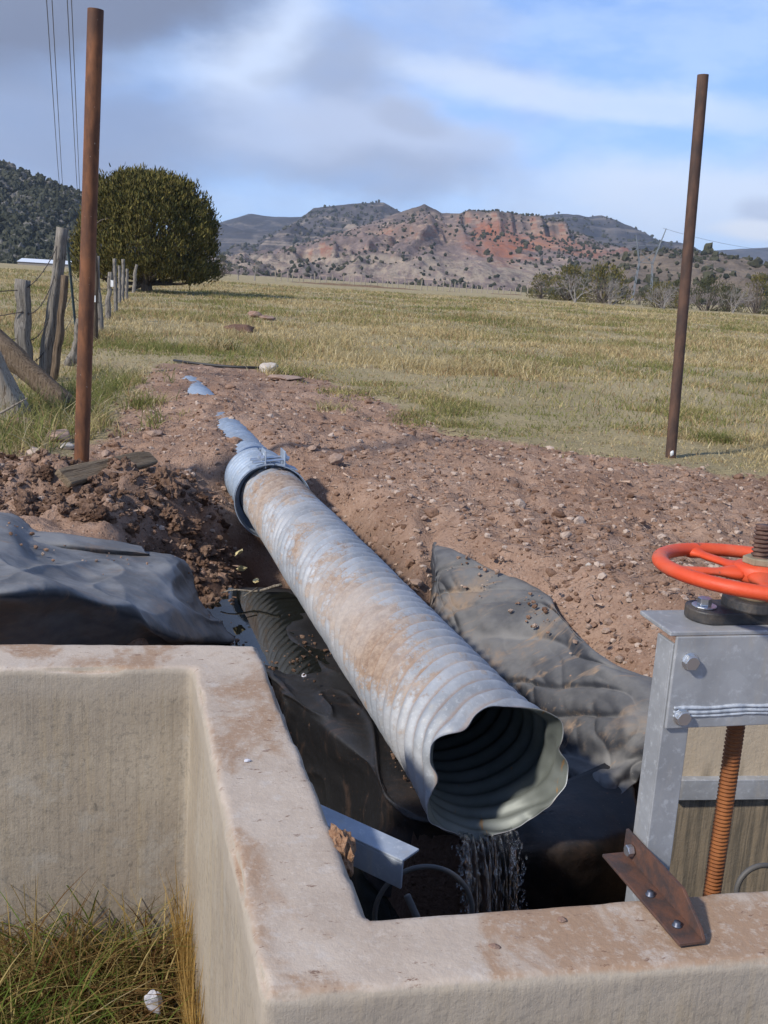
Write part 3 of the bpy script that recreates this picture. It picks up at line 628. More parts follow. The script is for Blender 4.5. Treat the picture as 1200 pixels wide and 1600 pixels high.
def stuff_bushes(name, surf, count, size, seed, m, var=BUSH, dens=None, tall=1.0):
    pts, sz = scatter(surf, count, size, seed, dens=dens); mb = MB(); r2 = np.random.default_rng(seed + 1)
    for p, s_ in zip(pts, sz):
        V, Fc = var[r2.integers(len(var))]; V = V @ rot_z(r2.random() * 6.28).T * s_ * np.array([1, 1, tall * (.8 + .4 * r2.random())]); mb.add(V + np.array(p), [Fc])
    o = new_obj(name, mb.mesh(name, m, False)); return tag(o, kind='stuff')
tag(stuff_bushes('woodland', LEFT, 12000, 1.25, 11, M_forest, BUSH2, 1.0, 1.1), 'dense dark juniper woodland covering the steep hill at left', 'woodland')
tag(stuff_bushes('scrub', MESA, 4600, 1.25, 12, M_scrub), 'small dark scrub scattered over the red streaked mesa', 'scrub')
tag(stuff_bushes('scrub', FOOT, 1200, 1.0, 13, M_scrub), 'low scrub between the junipers of the right foothill', 'scrub')
tag(stuff_bushes('scrub', BACK, 1800, 2.3, 14, M_scrub), 'dark brush thinly covering the flat topped hill behind the mesa', 'scrub')
tag(stuff_bushes('scrub', BACK2, 1500, 2.5, 15, M_scrub), 'dark brush covering the hill at the right behind the mesa', 'scrub')
# the larger junipers on foothill and mesa: objects of their own sharing a few meshes
bush_me = []
for i in range(6):
    V, Fc = rock_verts(400 + i, 2, .55, 1.05, 2.4); V[:, 2] += .8
    me = mesh_np('hillside_juniper', V, [Fc], M_scrub, False); bush_me.append(me)
for surf, cnt, size, seed, lab, grp in ((FOOT, 150, 1.9, 21, 'rounded dark juniper dotting the brown foothill behind the right field trees', 'junipers on the foothill'), (MESA, 120, 2.1, 22, 'dark juniper dotting the slope of the red streaked mesa', 'junipers on the mesa')):
    pts, sz = scatter(surf, cnt, size, seed)
    for p, s_ in zip(pts, sz):
        o = new_obj('hillside_juniper', bush_me[random.randrange(6)], None, p); o.scale = (s_, s_, s_ * random.uniform(.85, 1.15)); o.rotation_euler.z = random.random() * 6.28
        tag(o, lab, 'juniper', grp)

# ---------------------------------------------------------------- concrete box
def concrete_prism(name, poly, z0, z1, m, parent, seed, voxel=.013):
    mb = MB(); mb.prism(poly, z0, z1)
    return mb
def wall_mesh(name, poly, z0, z1, m, parent, seed=0, step=.02, r=.014):
    """prism with rounded chipped edges: rounded-rect style section swept as dense side rings plus a top grid"""
    RA = R(12.6); P = np.array(poly, float) @ rot_z(-RA)[:2, :2].T; b = bmesh.new()
    lo = [b.verts.new((x, y, z0)) for x, y in P]; hi = [b.verts.new((x, y, z1)) for x, y in P]; k = len(P)
    b.faces.new(lo[::-1]); b.faces.new(hi)
    for i in range(k): b.faces.new((lo[i], lo[(i + 1) % k], hi[(i + 1) % k], hi[i]))
    me = bpy.data.meshes.new(name); bmesh.ops.recalc_face_normals(b, faces=b.faces); b.to_mesh(me); b.free(); me.materials.append(m)
    o = new_obj(name, me, parent)
    rm = o.modifiers.new('remesh', 'REMESH'); rm.mode = 'VOXEL'; rm.voxel_size = .0095; rm.use_smooth_shade = True
    sm = o.modifiers.new('smooth', 'SMOOTH'); sm.factor = .5; sm.iterations = 7
    dg = bpy.context.evaluated_depsgraph_get(); ev = o.evaluated_get(dg); m2 = bpy.data.meshes.new_from_object(ev); o.modifiers.clear(); o.data = m2; m2.name = name
    nvt = len(m2.vertices); co = np.empty(nvt * 3, np.float32); m2.vertices.foreach_get('co', co); co = co.reshape(-1, 3); no = np.empty(nvt * 3, np.float32); m2.vertices.foreach_get('normal', no); no = no.reshape(-1, 3)
    ax = np.abs(no); edge = 1 - np.max(np.stack([ax[:, 2], np.hypot(no[:, 0], no[:, 1])], 1), 1); edge = sstep(edge, .0, .12)
    x, y, z = co.T
    d = .0012 * fbm(x * 9, y * 9, z * 9, 4, seed) + .003 * fbm(x * 2.5, y * 2.5, z * 2.5, 3, seed + 3)
    chip = np.maximum(0, fbm(x * 6, y * 6, z * 6, 3, seed + 7) - .1) * .016 * edge
    co = co + no * (d - chip - .003 * edge)[:, None]
    m2.vertices.foreach_set('co', co.astype(np.float32).ravel()); m2.update()
    for p in m2.polygons: p.use_smooth = True
    o.rotation_euler.z = RA; return o
box = empty('concrete_box', (0, 0, 0), 0, 'cast concrete irrigation diversion box around the pit with mud stained wall tops', 'concrete box')
P_near, P_in, P_far, P_fl = (-.138, 1.326), (.014, 1.537), (-.344, 2.821), (-.495, 2.609)
B_far, B_near = (-1.9, 2.563), (-1.9, 2.34)
C_b, C_f = (1.62, 1.907), (1.62, 1.678)
wall_mesh('wall', [P_near, C_f, C_b, P_in, P_far, B_far, B_near, P_fl], -1.2, .45, M_conc, box, 1)
Dp = [(.90, 2.85), (2.4, 3.06), (2.38, 3.27), (.90, 3.06)]
dw = wall_mesh('wing_wall', Dp, -1.2, .45, M_conc_st, box, 5); dw['label'] = 'stained tan wing wall behind the gate'
mb = MB(); ux = np.array([1.5, .21]) / math.hypot(1.5, .21); Mr = rot_z(math.atan2(.21, 1.5)); c = np.array([.9, 2.85]) + ux * .7 + np.array([.14, -.99]) * .012
mb.box((c[0], c[1], .088), (1.36, .03, .014), Mr); mb.box((c[0] + .002, c[1] - .012, .06), (1.36, .006, .05), Mr); mb.box((c[0], c[1], .034), (1.36, .03, .010), Mr)
mb.build('channel_bar', M_galv, box, False, .002)

# ---------------------------------------------------------------- corrugated pipe
pipe = empty('corrugated_pipe', (PM[0], PM[1], PIPE_Z), 0, 'long galvanised corrugated culvert pipe pouring water into the concrete box', 'pipe')
A3 = np.array([PAX[0], PAX[1], 0.0080]); S3 = np.array([PPX[0], PPX[1], 0]); U3 = np.array([0, 0, 1.])
def pipe_pts(s, th, r): return A3 * s[..., None] + (np.cos(th) * r)[..., None] * S3 + (np.sin(th) * r)[..., None] * U3
PITCHP, NST, AMP = .088, 7, .0098
def PR(s): return PIPE_R - .0058 * np.clip(s, 0, 5)
th = np.linspace(0, 2 * math.pi, 168, endpoint=False); ss = np.arange(0, 4.32, .0085)
S_, T_ = np.meshgrid(ss, th, indexing='ij')
ph = S_ / PITCHP + NST * T_ / (2 * math.pi)
wv = np.cos(2 * math.pi * ph); sh = np.sign(wv) * np.abs(wv) ** .85
rad = PR(S_) + AMP * sh + .004 * fbm(S_ * 3, np.cos(T_) * 1.5, np.sin(T_) * 1.5, 3, 61)
endk = np.exp(-S_ / .09)                                  # battered cut end
rad = rad * (1 - endk * (.03 * np.cos(2 * (T_ - 2.2)) + .035 * np.exp(-((np.mod(T_ - 1.75 + math.pi, 2 * math.pi) - math.pi) / .35) ** 2)) + .02 * endk)
rad = rad + endk * .020 * fbm(np.cos(T_) * 1.6 + 3, np.sin(T_) * 1.6, 0, 2, 66) + endk * AMP * .25 * np.cos(NST * T_ + .4)
mud = (.55 * np.exp(-((S_ - 3.55) / .33) ** 2) * sstep(np.sin(T_), -.2, .9) + .10 * sstep(np.sin(T_ - .5), -.2, .8) * sstep(S_, .15, .9) + .30 * np.exp(-((T_ - 2.5) / .55) ** 2) * sstep(S_, .2, .7) * sstep(S_, 3.2, 1.2) + .45 * np.exp(-((S_ - 1.0) / .5) ** 2) * np.exp(-((T_ - 2.4) / .6) ** 2) - .25 * sstep(S_, .4, .0)) + .28 * np.exp(-((T_ - 3.2) / .5) ** 2) * sstep(S_, 2.0, 3.6)
groove = sstep(wv, -.55, -.95)
Vo = pipe_pts(S_ + endk * (.012 * np.cos(3 * T_) + .034 * fbm(np.cos(T_) * 1.9, np.sin(T_) * 1.9, 0, 2, 67)), T_, rad).reshape(-1, 3); Vi = pipe_pts(S_ + endk * (.012 * np.cos(3 * T_) + .034 * fbm(np.cos(T_) * 1.9, np.sin(T_) * 1.9, 0, 2, 67)), T_, rad - .0028).reshape(-1, 3)
fo = grid_faces(len(ss), len(th), True); k = len(Vo); j = np.arange(len(th)); j2 = (j + 1) % len(th)
fi_ = fo[:, ::-1] + k; fr = np.stack([j, j2, j2 + k, j + k], 1)
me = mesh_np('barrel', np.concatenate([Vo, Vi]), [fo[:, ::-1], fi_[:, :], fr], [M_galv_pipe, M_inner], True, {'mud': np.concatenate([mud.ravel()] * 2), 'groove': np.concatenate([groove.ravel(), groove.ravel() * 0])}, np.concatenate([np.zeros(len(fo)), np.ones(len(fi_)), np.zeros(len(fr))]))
new_obj('barrel', me, pipe)
# buried upstream length
ss2 = np.arange(4.36, 9.9, .011); th2 = np.linspace(0, 2 * math.pi, 64, endpoint=False); S_, T_ = np.meshgrid(ss2, th2, indexing='ij')
rad = PR(S_) + .010 * np.cos(2 * math.pi * (S_ / PITCHP + NST * T_ / (2 * math.pi)))
o = new_obj('barrel', mesh_np('barrel', pipe_pts(S_, T_, rad).reshape(-1, 3), [grid_faces(len(ss2), 64, True)[:, ::-1]], M_galv_blue), pipe); o['label'] = 'buried bluish upstream length'
# coupling band
s0, s1 = 4.0, 4.80; sb = np.linspace(s0, s1, 130); a = np.linspace(-math.pi * 1.49, math.pi * .49, 120)
S_, T_ = np.meshgrid(sb, a, indexing='ij'); flare = sstep(S_, s0 + .16, s0)
rad = PR(S_) + .022 + .030 * flare * (1 + .5 * np.cos(T_ + 2.6)) + .011 * np.cos(2 * math.pi * (S_ - s0) / .078) * sstep(S_, s0 + .03, s0 + .08) + .006 * np.cos(T_ * 2 + .5)
Vb = pipe_pts(S_ + .045 * np.sin(T_ - .6) * flare, T_, rad).reshape(-1, 3); Vb2 = pipe_pts(S_ + .045 * np.sin(T_ - .6) * flare, T_, rad - .006).reshape(-1, 3); g = grid_faces(130, 120); k = len(Vb)
e0 = np.arange(119); rim = np.stack([e0, e0 + 1, e0 + 1 + k, e0 + k], 1)
band = new_obj('coupling_band', mesh_np('coupling_band', np.concatenate([Vb, Vb2]), [g[:, ::-1], g + k, rim], M_galv_blue), pipe)
Mt = np.stack([S3, A3, U3], 1); th_t = math.pi * .5
def on_band(side, sa, h): return S3 * side + A3 * sa + U3 * (PR(4.2) + .03 + h - side * side / (2 * PIPE_R))
for sd in (-.065, .07):
    mb = MB(); mb.box(on_band(sd, s0 + .14, .045), (.009, .16, .12), Mt); mb.box(on_band(sd + (-.05 if sd < 0 else .05), s0 + .14, .004), (.10, .13, .007), Mt @ np.array([[math.cos(.3), 0, math.sin(.3) * (1 if sd > 0 else -1)], [0, 1, 0], [-math.sin(.3) * (1 if sd > 0 else -1), 0, math.cos(.3)]]))
    mb.build('lug', M_galv_blue, band, False, .002)
for q in (.09, .19):
    mb = MB(); mb.tube([on_band(-.15, s0 + q, .06), on_band(.10, s0 + q, .06)], .010, 10); mb.tube([on_band(-.095, s0 + q, .06), on_band(-.073, s0 + q, .06)], .020, 6); mb.tube([on_band(.076, s0 + q, .06), on_band(.10, s0 + q, .06)], .020, 6)
    mb.build('bolt', M_bolt, band)

# water pouring from the lip
mb = MB(); r2 = np.random.default_rng(5); lip = []
def fall(sidex, wid, v0, drop, r0, seg=6):
    t = np.linspace(0, math.sqrt(2 * drop / 9.8), 14); ph_ = r2.random() * 6
    p = np.array([S3 * (sidex + .010 * math.sin(6 * q * 3 + ph_) * q * 3) - A3 * (v0 * q - .02) + U3 * (-PIPE_R + .012 + .10 * (sidex / PIPE_R) ** 2 * 1.2 - 4.9 * q * q) for q in t])
    mb.tube(p, r0 * (1 - .35 * t / t[-1]) * (1 + .5 * np.sin(t * 60 + ph_)), seg, True, .3, .5)
for i in range(9):
    sx = -.105 + .19 * (i + r2.random()) / 9; edge = abs(sx + .01) > .085
    fall(sx, 0, .42 + .16 * r2.random(), .55 if not edge else .5, (.0055 if edge else .003) * (.5 + r2.random()))
for i in range(150):                     # broken streaks
    q0 = r2.random() ** .8 * .26; sx = -.108 + .195 * r2.random() if r2.random() < .5 else (-.10 if r2.random() < .5 else .08) + r2.normal() * .01
    q = q0 + np.linspace(0, .012 + .03 * r2.random(), 5); mb.tube([S3 * (sx * (1 - .4 * a_) + .003 * r2.normal()) - A3 * (.46 * a_ - .02) + U3 * (-PIPE_R + .016 + .12 * (sx / PIPE_R) ** 2 - 4.9 * a_ * a_) for a_ in q], np.array([.0006, .0024, .003, .0022, .0006]) * (.5 + r2.random()), 5, True, .2)
for i in range(260):
    q = r2.random() * .3; sx = (-.11 if r2.random() < .45 else .085) + r2.normal() * .014; p = S3 * sx - A3 * (.5 * q) + U3 * (-PIPE_R - 4.9 * q * q)
    mb.add(ICO1[0] * np.array([.003, .003, .007]) * (.5 + r2.random()) + p, [ICO1[1]])
Vs = []; tt = np.linspace(0, .335, 30); xs_ = np.linspace(-.105, .085, 40)
for q in tt:
    for x_ in xs_: Vs.append(S3 * (x_ * (1 - .5 * q)) - A3 * (.47 * q - .03 + .007 * float(vnoise(x_ * 70, q * 9, 0, 3)) + .004 * float(vnoise(x_ * 160, q * 22, 0, 4))) + U3 * (-PIPE_R + .016 + .12 * (x_ / PIPE_R) ** 2 - 4.9 * q * q))
Vs = np.array(Vs); mb.add(Vs, [grid_faces(30, 40)])
o = mb.build('water_stream', M_stream, None, True, 0, (PM[0], PM[1], PIPE_Z)); tag(o, 'clear water falling from the pipe mouth into the dark box', 'water')
mb = MB(); mb.add([(-.6, 1.4, -.80), (3, 1.4, -.80), (3, 4.6, -.80), (-.6, 4.6, -.80)], [[[0, 1, 2, 3]]]); tag(mb.build('water', M_water), kind='structure')

# ---------------------------------------------------------------- liner sheets
def sheet(name, ctrl, m, label, nu=110, nv=110, wr=.006, seed=0, edge=.0, th_=.004, ripple=None, dive=0):
    C = np.asarray(ctrl, float); A = cr(C, np.linspace(0, C.shape[0] - 1, nu)); Bm = cr(np.swapaxes(A, 0, 1), np.linspace(0, C.shape[1] - 1, nv)); V = np.swapaxes(Bm, 0, 1)
    du = np.gradient(V, axis=0); dv = np.gradient(V, axis=1); nn = np.cross(du, dv); nn /= np.linalg.norm(nn, axis=2)[..., None] + 1e-9
    x, y, z = V[..., 0], V[..., 1], V[..., 2]
    V = V + nn * (wr * fbm(x * 3, y * 3, z * 3, 4, seed) + wr * .6 * (1 - np.abs(fbm(x * 2.2 + y, y * 1.2, z, 3, seed + 4)) * 2))[..., None]
    if ripple is not None: V = V + nn * ripple(np.linspace(0, 1, nu)[:, None], np.linspace(0, 1, nv)[None, :])[..., None]
    if edge:
        u = np.linspace(0, 1, nu)[:, None]; vv = np.linspace(0, 1, nv)[None, :]
        e = np.exp(-np.minimum(np.minimum(u, 1 - u), np.minimum(vv, 1 - vv)) / .06)
        V = V + (e * edge * fbm(x * 5, y * 5, z * 5, 4, seed + 8))[..., None] * (np.array([1, .6, 0]))
    if dive:
        u = np.linspace(0, 1, nu)[:, None]; vv = np.linspace(0, 1, nv)[None, :]; V[..., 2] -= dive * (np.exp(-vv / .07) + np.exp(-u / .03)).clip(0, 1)
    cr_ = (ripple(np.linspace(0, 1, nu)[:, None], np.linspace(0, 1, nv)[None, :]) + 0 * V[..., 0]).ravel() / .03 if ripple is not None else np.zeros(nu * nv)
    o = new_obj(name, mesh_np(name, V.reshape(-1, 3), [grid_faces(nu, nv)], m, True, {'crest': cr_})); s_ = o.modifiers.new('thickness', 'SOLIDIFY'); s_.thickness = th_ * .4
    return tag(o, label, 'liner')
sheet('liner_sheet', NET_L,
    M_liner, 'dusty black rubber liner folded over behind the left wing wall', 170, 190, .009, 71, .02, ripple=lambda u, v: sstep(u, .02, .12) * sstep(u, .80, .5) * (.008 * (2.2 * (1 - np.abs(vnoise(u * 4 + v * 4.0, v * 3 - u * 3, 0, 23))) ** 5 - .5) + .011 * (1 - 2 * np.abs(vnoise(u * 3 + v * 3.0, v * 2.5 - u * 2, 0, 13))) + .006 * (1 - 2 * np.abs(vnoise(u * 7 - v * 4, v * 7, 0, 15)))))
# back flap behind the fold
sheet('liner_sheet', rows(
    [(20, 815, .06), (70, 826, .09), (130, 838, .09), (190, 846, .08), (225, 852, .06)],
    [(20, 845, .14), (70, 845, .13), (130, 852, .11), (190, 859, .08), (232, 866, .05)],
    [(30, 880, .05), (75, 880, .02), (130, 882, .0), (190, 884, -.02), (240, 878, -.04)]),
    M_liner, 'narrow dark liner flap standing against the clod heap', 40, 80, .006, 75, .02)
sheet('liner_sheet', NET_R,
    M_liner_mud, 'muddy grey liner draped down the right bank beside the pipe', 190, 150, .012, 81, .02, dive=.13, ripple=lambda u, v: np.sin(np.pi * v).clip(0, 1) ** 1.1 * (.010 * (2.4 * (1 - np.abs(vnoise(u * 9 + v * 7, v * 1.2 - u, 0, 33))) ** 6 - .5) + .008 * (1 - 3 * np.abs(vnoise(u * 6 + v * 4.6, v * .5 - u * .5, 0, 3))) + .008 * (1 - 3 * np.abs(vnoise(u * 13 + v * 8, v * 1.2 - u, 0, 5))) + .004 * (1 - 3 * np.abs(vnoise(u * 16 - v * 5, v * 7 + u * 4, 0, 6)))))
fl = [[(-1.35, 6.1), (-.95, 6.15), (-.6, 6.1), (-.2, 5.9), (.1, 5.6)], [(-1.15, 5.5), (-.85, 5.5), (-.45, 5.4), (-.1, 5.2), (.3, 5.0)], [(-.95, 5.0), (-.62, 5.0), (-.3, 4.8), (.05, 4.6), (.5, 4.4)],
      [(-.62, 4.6), (-.40, 4.45), (-.12, 4.3), (.25, 4.0), (.75, 3.95)], [(-.50, 4.46), (-.29, 4.16), (-.05, 3.82), (.18, 3.42), (.84, 3.46)]]
zz = [[-.45, -.445, -.44, -.44, -.42], [-.405, -.43, -.40, -.40, -.36], [-.36, -.415, -.40, -.39, -.38], [-.34, -.37, -.365, -.385, -.40], [-.34, -.36, -.37, -.38, -.40]]
ctrl = [[(*xy, z + .03) for xy, z in zip(r_, zr)] for r_, zr in zip(fl, zz)]
e_ = ctrl[-1]; ctrl.append([(x + .03, y - .06, z - .06) for x, y, z in e_]); ctrl.append([(x + .0, y + .03, z - .30) for x, y, z in e_]); ctrl.append([(x - .02, y + .06, z - .62) for x, y, z in e_])
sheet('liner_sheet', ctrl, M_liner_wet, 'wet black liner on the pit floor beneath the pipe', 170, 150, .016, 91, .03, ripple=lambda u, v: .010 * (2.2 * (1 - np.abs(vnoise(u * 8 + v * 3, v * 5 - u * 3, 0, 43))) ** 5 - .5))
sheet('liner_sheet', [[(.40, 3.55, -.34), (.7, 3.6, -.33), (1.0, 3.8, -.30)], [(.42, 3.32, -.37), (.72, 3.34, -.37), (1.02, 3.5, -.36)], [(.45, 3.22, -.44), (.75, 3.26, -.44), (1.03, 3.42, -.45)], [(.45, 3.3, -.7), (.75, 3.34, -.7), (1.03, 3.5, -.7)], [(.45, 3.34, -1.0), (.75, 3.4, -1.0), (1.03, 3.55, -1.0)]], M_liner_wet, 'loose black liner flap hanging just right of the pipe mouth', 60, 50, .012, 95, .02)
# puddle
pd_ = [PZ(px, py, -.366) for px, py in ((300, 932), (345, 915), (395, 925), (450, 925), (520, 960), (530, 1040), (480, 1060), (410, 1045), (350, 1020), (310, 970))]
mb = MB(); mb.add([tuple(p) for p in pd_] + [tuple(np.mean(pd_, 0))], [[[i, (i + 1) % 10, 10] for i in range(10)]]); tag(mb.build('puddle', M_water), kind='structure')

# ---------------------------------------------------------------- gate
KG = 1.049; GO = np.array([.5235, 1.7205]); GA = R(13); Gx = np.array([math.cos(GA), math.sin(GA), 0]); Gy = np.array([-math.sin(GA), math.cos(GA), 0])
frame = empty('gate_frame', (GO[0], GO[1], .3755), GA, 'galvanised steel slide gate frame standing on the near concrete wall', 'gate frame')
frame.scale = (KG,) * 3; SPAN = .43
def angle_post(x0, sgn):
    mb = MB(); mb.box((x0 + sgn * .025, .003, -.03), (.05, .006, 1.07)); mb.box((x0 + sgn * .003, .031, -.03), (.006, .05, 1.07)); return mb
angle_post(0, 1).build('post', M_galv, frame, False, .0015); angle_post(SPAN, -1).build('post', M_galv, frame, False, .0015)
mb = MB(); mb.box((SPAN / 2, -.0045, .437), (SPAN - .004, .007, .166)); mb.box((SPAN / 2 - .004, .052, .5245), (SPAN + .012, .115, .008))
mb.build('beam', M_galv, frame, False, .002)
xs_ = np.linspace(.018, SPAN - .02, 60); xs_ = np.linspace(.012, SPAN - .012, 150); rr = .003 + .0006 * fbm(xs_ * 60, xs_ * 0, 0, 3, 4); mb = MB(); mb.tube([(x, -.0085, .392 + .001 * math.sin(x * 60)) for x in xs_], rr * 1.1, 8, True, .06); mb.tube([(x, -.008, .384 + .001 * math.sin(x * 50 + 1)) for x in xs_], rr * 1.2, 6, True, .12); mb.tube([(x, -.0085, .377 + .001 * math.sin(x * 45 + 1)) for x in xs_], rr * .8, 6, True, .12)
def m_weld(n): return {'Base Color': n.mix(n.step(n.noise(n.pos(), 70, 5, .7), .35, .65), (.34, .37, .41), (.52, .55, .58)), 'Roughness': .6, 'Metallic': .2}
mb.build('weld_bead', mat('weld', m_weld), frame, True)
def hexbolt(mb, c, d, r=.0105, h=.009, washer=True):
    d = np.array(d, float); d /= np.linalg.norm(d); c = np.array(c)
    if washer: mb.tube([c, c + d * .0025], .0155, 20)
    mb.tube([c + d * .0025, c + d * (.0025 + h)], r, 6); mb.tube([c + d * (.0025 + h), c + d * (.0035 + h)], r * .86, 16)
for x_, z_ in ((.030, .477), (.028, .377), (SPAN - .03, .477), (SPAN - .03, .377)):
    mb = MB(); hexbolt(mb, (x_, -.008, z_), (0, -1, 0), .0135, .0095, True); mb.build('bolt', M_bolt, frame, False, .0006)
WC = np.array([GO[0], GO[1], .45]) + (Gx * .181 + Gy * .06) * KG          # stem axis
bl = empty('bearing_block', (WC[0], WC[1], 0.9301), GA, 'black cast iron bearing flange bolted on top of the gate frame', 'bearing')
bl.scale = (KG,) * 3; mb = MB(); t_ = np.linspace(0, 2 * math.pi, 48, endpoint=False)
out = np.stack([np.sign(np.cos(t_)) * .075 * (np.abs(np.cos(t_)) > -1) * 0 + np.cos(t_) * .034 + np.sign(np.cos(t_)) * .092, np.sin(t_) * .040], 1)
mb.prism(out, 0, .022); mb.lathe([(.0, .021), (.056, .021), (.054, .036), (.050, .040), (.034, .040), (.032, .034), (0, .034)], (0, 0, 0), 40)
mb.build('flange', M_black, bl, False, .003)
for s_ in (-1, 1):
    mb = MB(); mb.lathe([(0, .0222), (.0215, .0222), (.0215, .025), (0, .025)], (s_ * .096, 0, 0), 24); mb.tube([(s_ * .096, 0, .025), (s_ * .096, 0, .038)], .0125, 6); mb.build('bolt', M_bolt, bl, False, .0008)
mb = MB(); mb.lathe([(0, .034), (.034, .034), (.034, .052), (.030, .058), (0, .058)], (0, 0, 0), 32); mb.build('collar', mat('bronze_collar', lambda n: m_rust(n, (.22, .16, .10), (.33, .24, .15), (.12, .08, .05), 20)), bl, True)
# handwheel
WZ = 0.9301 + .085 * KG
wheel = empty('handwheel', (WC[0], WC[1], WZ), GA + R(8), 'bright orange painted handwheel on top of the gate stem', 'handwheel'); wheel.rotation_euler = (R(-1.5), R(2.0), GA + R(8))
wheel.scale = (KG,) * 3; RW, RT = .168, .0145
a = np.linspace(0, 2 * math.pi, 97); mb = MB(); ring = np.stack([np.cos(a) * RW, np.sin(a) * RW, a * 0], 1)
bb = np.linspace(0, 2 * math.pi, 16, endpoint=False); V = np.array([[(RW + RT * math.cos(q)) * math.cos(p_), (RW + RT * math.cos(q)) * math.sin(p_), RT * .85 * math.sin(q)] for p_ in a[:-1] for q in bb])
i_ = np.arange(96)[:, None]; j_ = np.arange(16)[None, :]; fw = np.stack([i_ * 16 + j_, ((i_ + 1) % 96) * 16 + j_, ((i_ + 1) % 96) * 16 + (j_ + 1) % 16, i_ * 16 + (j_ + 1) % 16], -1).reshape(-1, 4)
mb.add(V, [fw]); mb.build('rim', M_orange, wheel, True)
mb = MB(); mb.lathe([(0, -.016), (.040, -.016), (.044, -.010), (.044, .008), (.038, .014), (0, .014)], (0, 0, 0), 40); mb.build('hub', M_orange, wheel, True)
for k_ in range(5):
    an = R(167) - k_ * 2 * math.pi / 5; t_ = np.linspace(0, 1, 16); p = np.stack([np.cos(an) * (.034 + (RW - .036) * t_), np.sin(an) * (.034 + (RW - .036) * t_), -.004 + 0 * t_], 1)
    wdt = .0125 + .012 * (1 - sstep(t_, 0, .35)) + .010 * sstep(t_, .8, 1.0); mb = MB(); mb.tube(p, wdt, 14, True, 0, .55); mb.build('spoke', M_orange, wheel, True)
mb = MB(); mb.tube([(0, 0, .014), (0, 0, .026)], .030, 6); mb.build('nut', mat('nut_metal', lambda n: m_rust(n, (.24, .19, .12), (.36, .30, .20), (.14, .09, .05), 20)), wheel, False, .002)
# threaded stem (upper end above the wheel, lower end in the box)
mb = MB()
def thread(z0, z1, r0=.0145, pitch=.0095, dep=.0022, seg=28):
    zs = np.arange(z0, z1, pitch / 6); aa = np.linspace(0, 2 * math.pi, seg, endpoint=False); Z_, A_ = np.meshgrid(zs, aa, indexing='ij')
    ph_ = np.mod(Z_ / pitch - A_ / (2 * math.pi), 1); rr_ = r0 + dep * np.clip(np.cos(2 * math.pi * ph_) * 1.7, -1, 1); V = np.stack([rr_ * np.cos(A_), rr_ * np.sin(A_), Z_], -1).reshape(-1, 3); mb.add(V, [grid_faces(len(zs), seg, True)[:, ::-1]])
    mb.tube([(0, 0, z1 - .004), (0, 0, z1)], r0, 20)
thread(-.75, 1.1066, .0152, .0080, .0019)
o = mb.build('threaded_stem', M_rust_or, None, True, 0, (WC[0], WC[1], 0)); tag(o, 'rusty orange threaded rod running down from the handwheel', 'gate stem')
# rusty angle bracket on the near wall
br = empty('angle_bracket', (.528, 1.522, .4555), 0, 'rusty brown steel angle bolted across the near wall top', 'bracket')
e0, e1 = np.array([.578, 1.515]), np.array([.502, 1.780]); dr = (e1 - e0) / np.linalg.norm(e1 - e0); pr_ = np.array([-dr[1], dr[0]]); L_ = np.linalg.norm(e1 - e0); B0 = e0 - np.array([.528, 1.522])
def bp(l, t, z): q = B0 + dr * l + pr_ * t; return (q[0], q[1], z)
T = .006
def slab(mb, quad_bottom, up):
    V = [np.array(q) for q in quad_bottom] + [np.array(q) + np.array(up) for q in quad_bottom]
    mb.add(V, [[[3, 2, 1, 0], [4, 5, 6, 7], [0, 1, 5, 4], [1, 2, 6, 5], [2, 3, 7, 6], [3, 0, 4, 7]]])
mb = MB(); slab(mb, [bp(0, 0, 0), bp(L_, 0, 0), bp(L_, .05, 0), bp(.0, .05, 0)], (0, 0, T))
V = [bp(0, 0, T), bp(L_, 0, T), bp(L_, 0, .055), bp(.075, 0, .055), bp(.012, 0, .02)]; V2 = [bp(0, T, T), bp(L_, T, T), bp(L_, T, .055), bp(.075, T, .055), bp(.012, T, .02)]
mb.add(V + V2, [[[0, 1, 2], [0, 2, 3], [0, 3, 4], [7, 6, 5], [8, 7, 5], [9, 8, 5]], [[i, (i + 1) % 5 + 0, (i + 1) % 5 + 5, i + 5][::-1] for i in range(5)]])
mb.build('angle', M_rust_br, br, False, .0012)
for l_ in (.045, .135):
    mb = MB(); c = np.array(bp(l_, .028, T)); mb.lathe([(0, 0), (.0085, 0), (.0085, .002), (.006, .003), (.006, .008), (0, .008)], c, 14); mb.build('anchor_bolt', plain('dark_bolt', (.10, .11, .14), .45, .6) if l_ < .1 else bpy.data.materials['dark_bolt'], br, True)
mb = MB(); c = np.array(bp(L_ - .035, T, .030)); hexbolt(mb, c, (pr_[0], pr_[1], 0), .011, .012, False); mb.build('bolt', M_bolt, br, False, .0006)
# galvanised angle inside the box
GL = [PZ(505, 1262, .31), PZ(655, 1330, .31)]; g0, g1 = np.array(GL[0]), np.array(GL[1]); dr3 = (g1 - g0) / np.linalg.norm(g1 - g0); g0 = g0 - dr3 * .05; pn = np.array([dr3[1], -dr3[0], 0])
mb = MB(); q = [g0, g1, g1 + pn * .062, g0 + pn * .062]; slab(mb, q[::-1], (0, 0, .006)); q = [g0 + pn * .056, g1 + pn * .056, g1 + pn * .062, g0 + pn * .062]; slab(mb, [p - np.array([0, 0, .062]) for p in q[::-1]], (0, 0, .062))
o = mb.build('angle_bracket', mat('galvanised_angle', lambda n: m_galv(n, 0, (.32, .36, .42))), None, False, .0015); tag(o, 'grey galvanised steel angle sticking out from the left wall into the box', 'bracket')
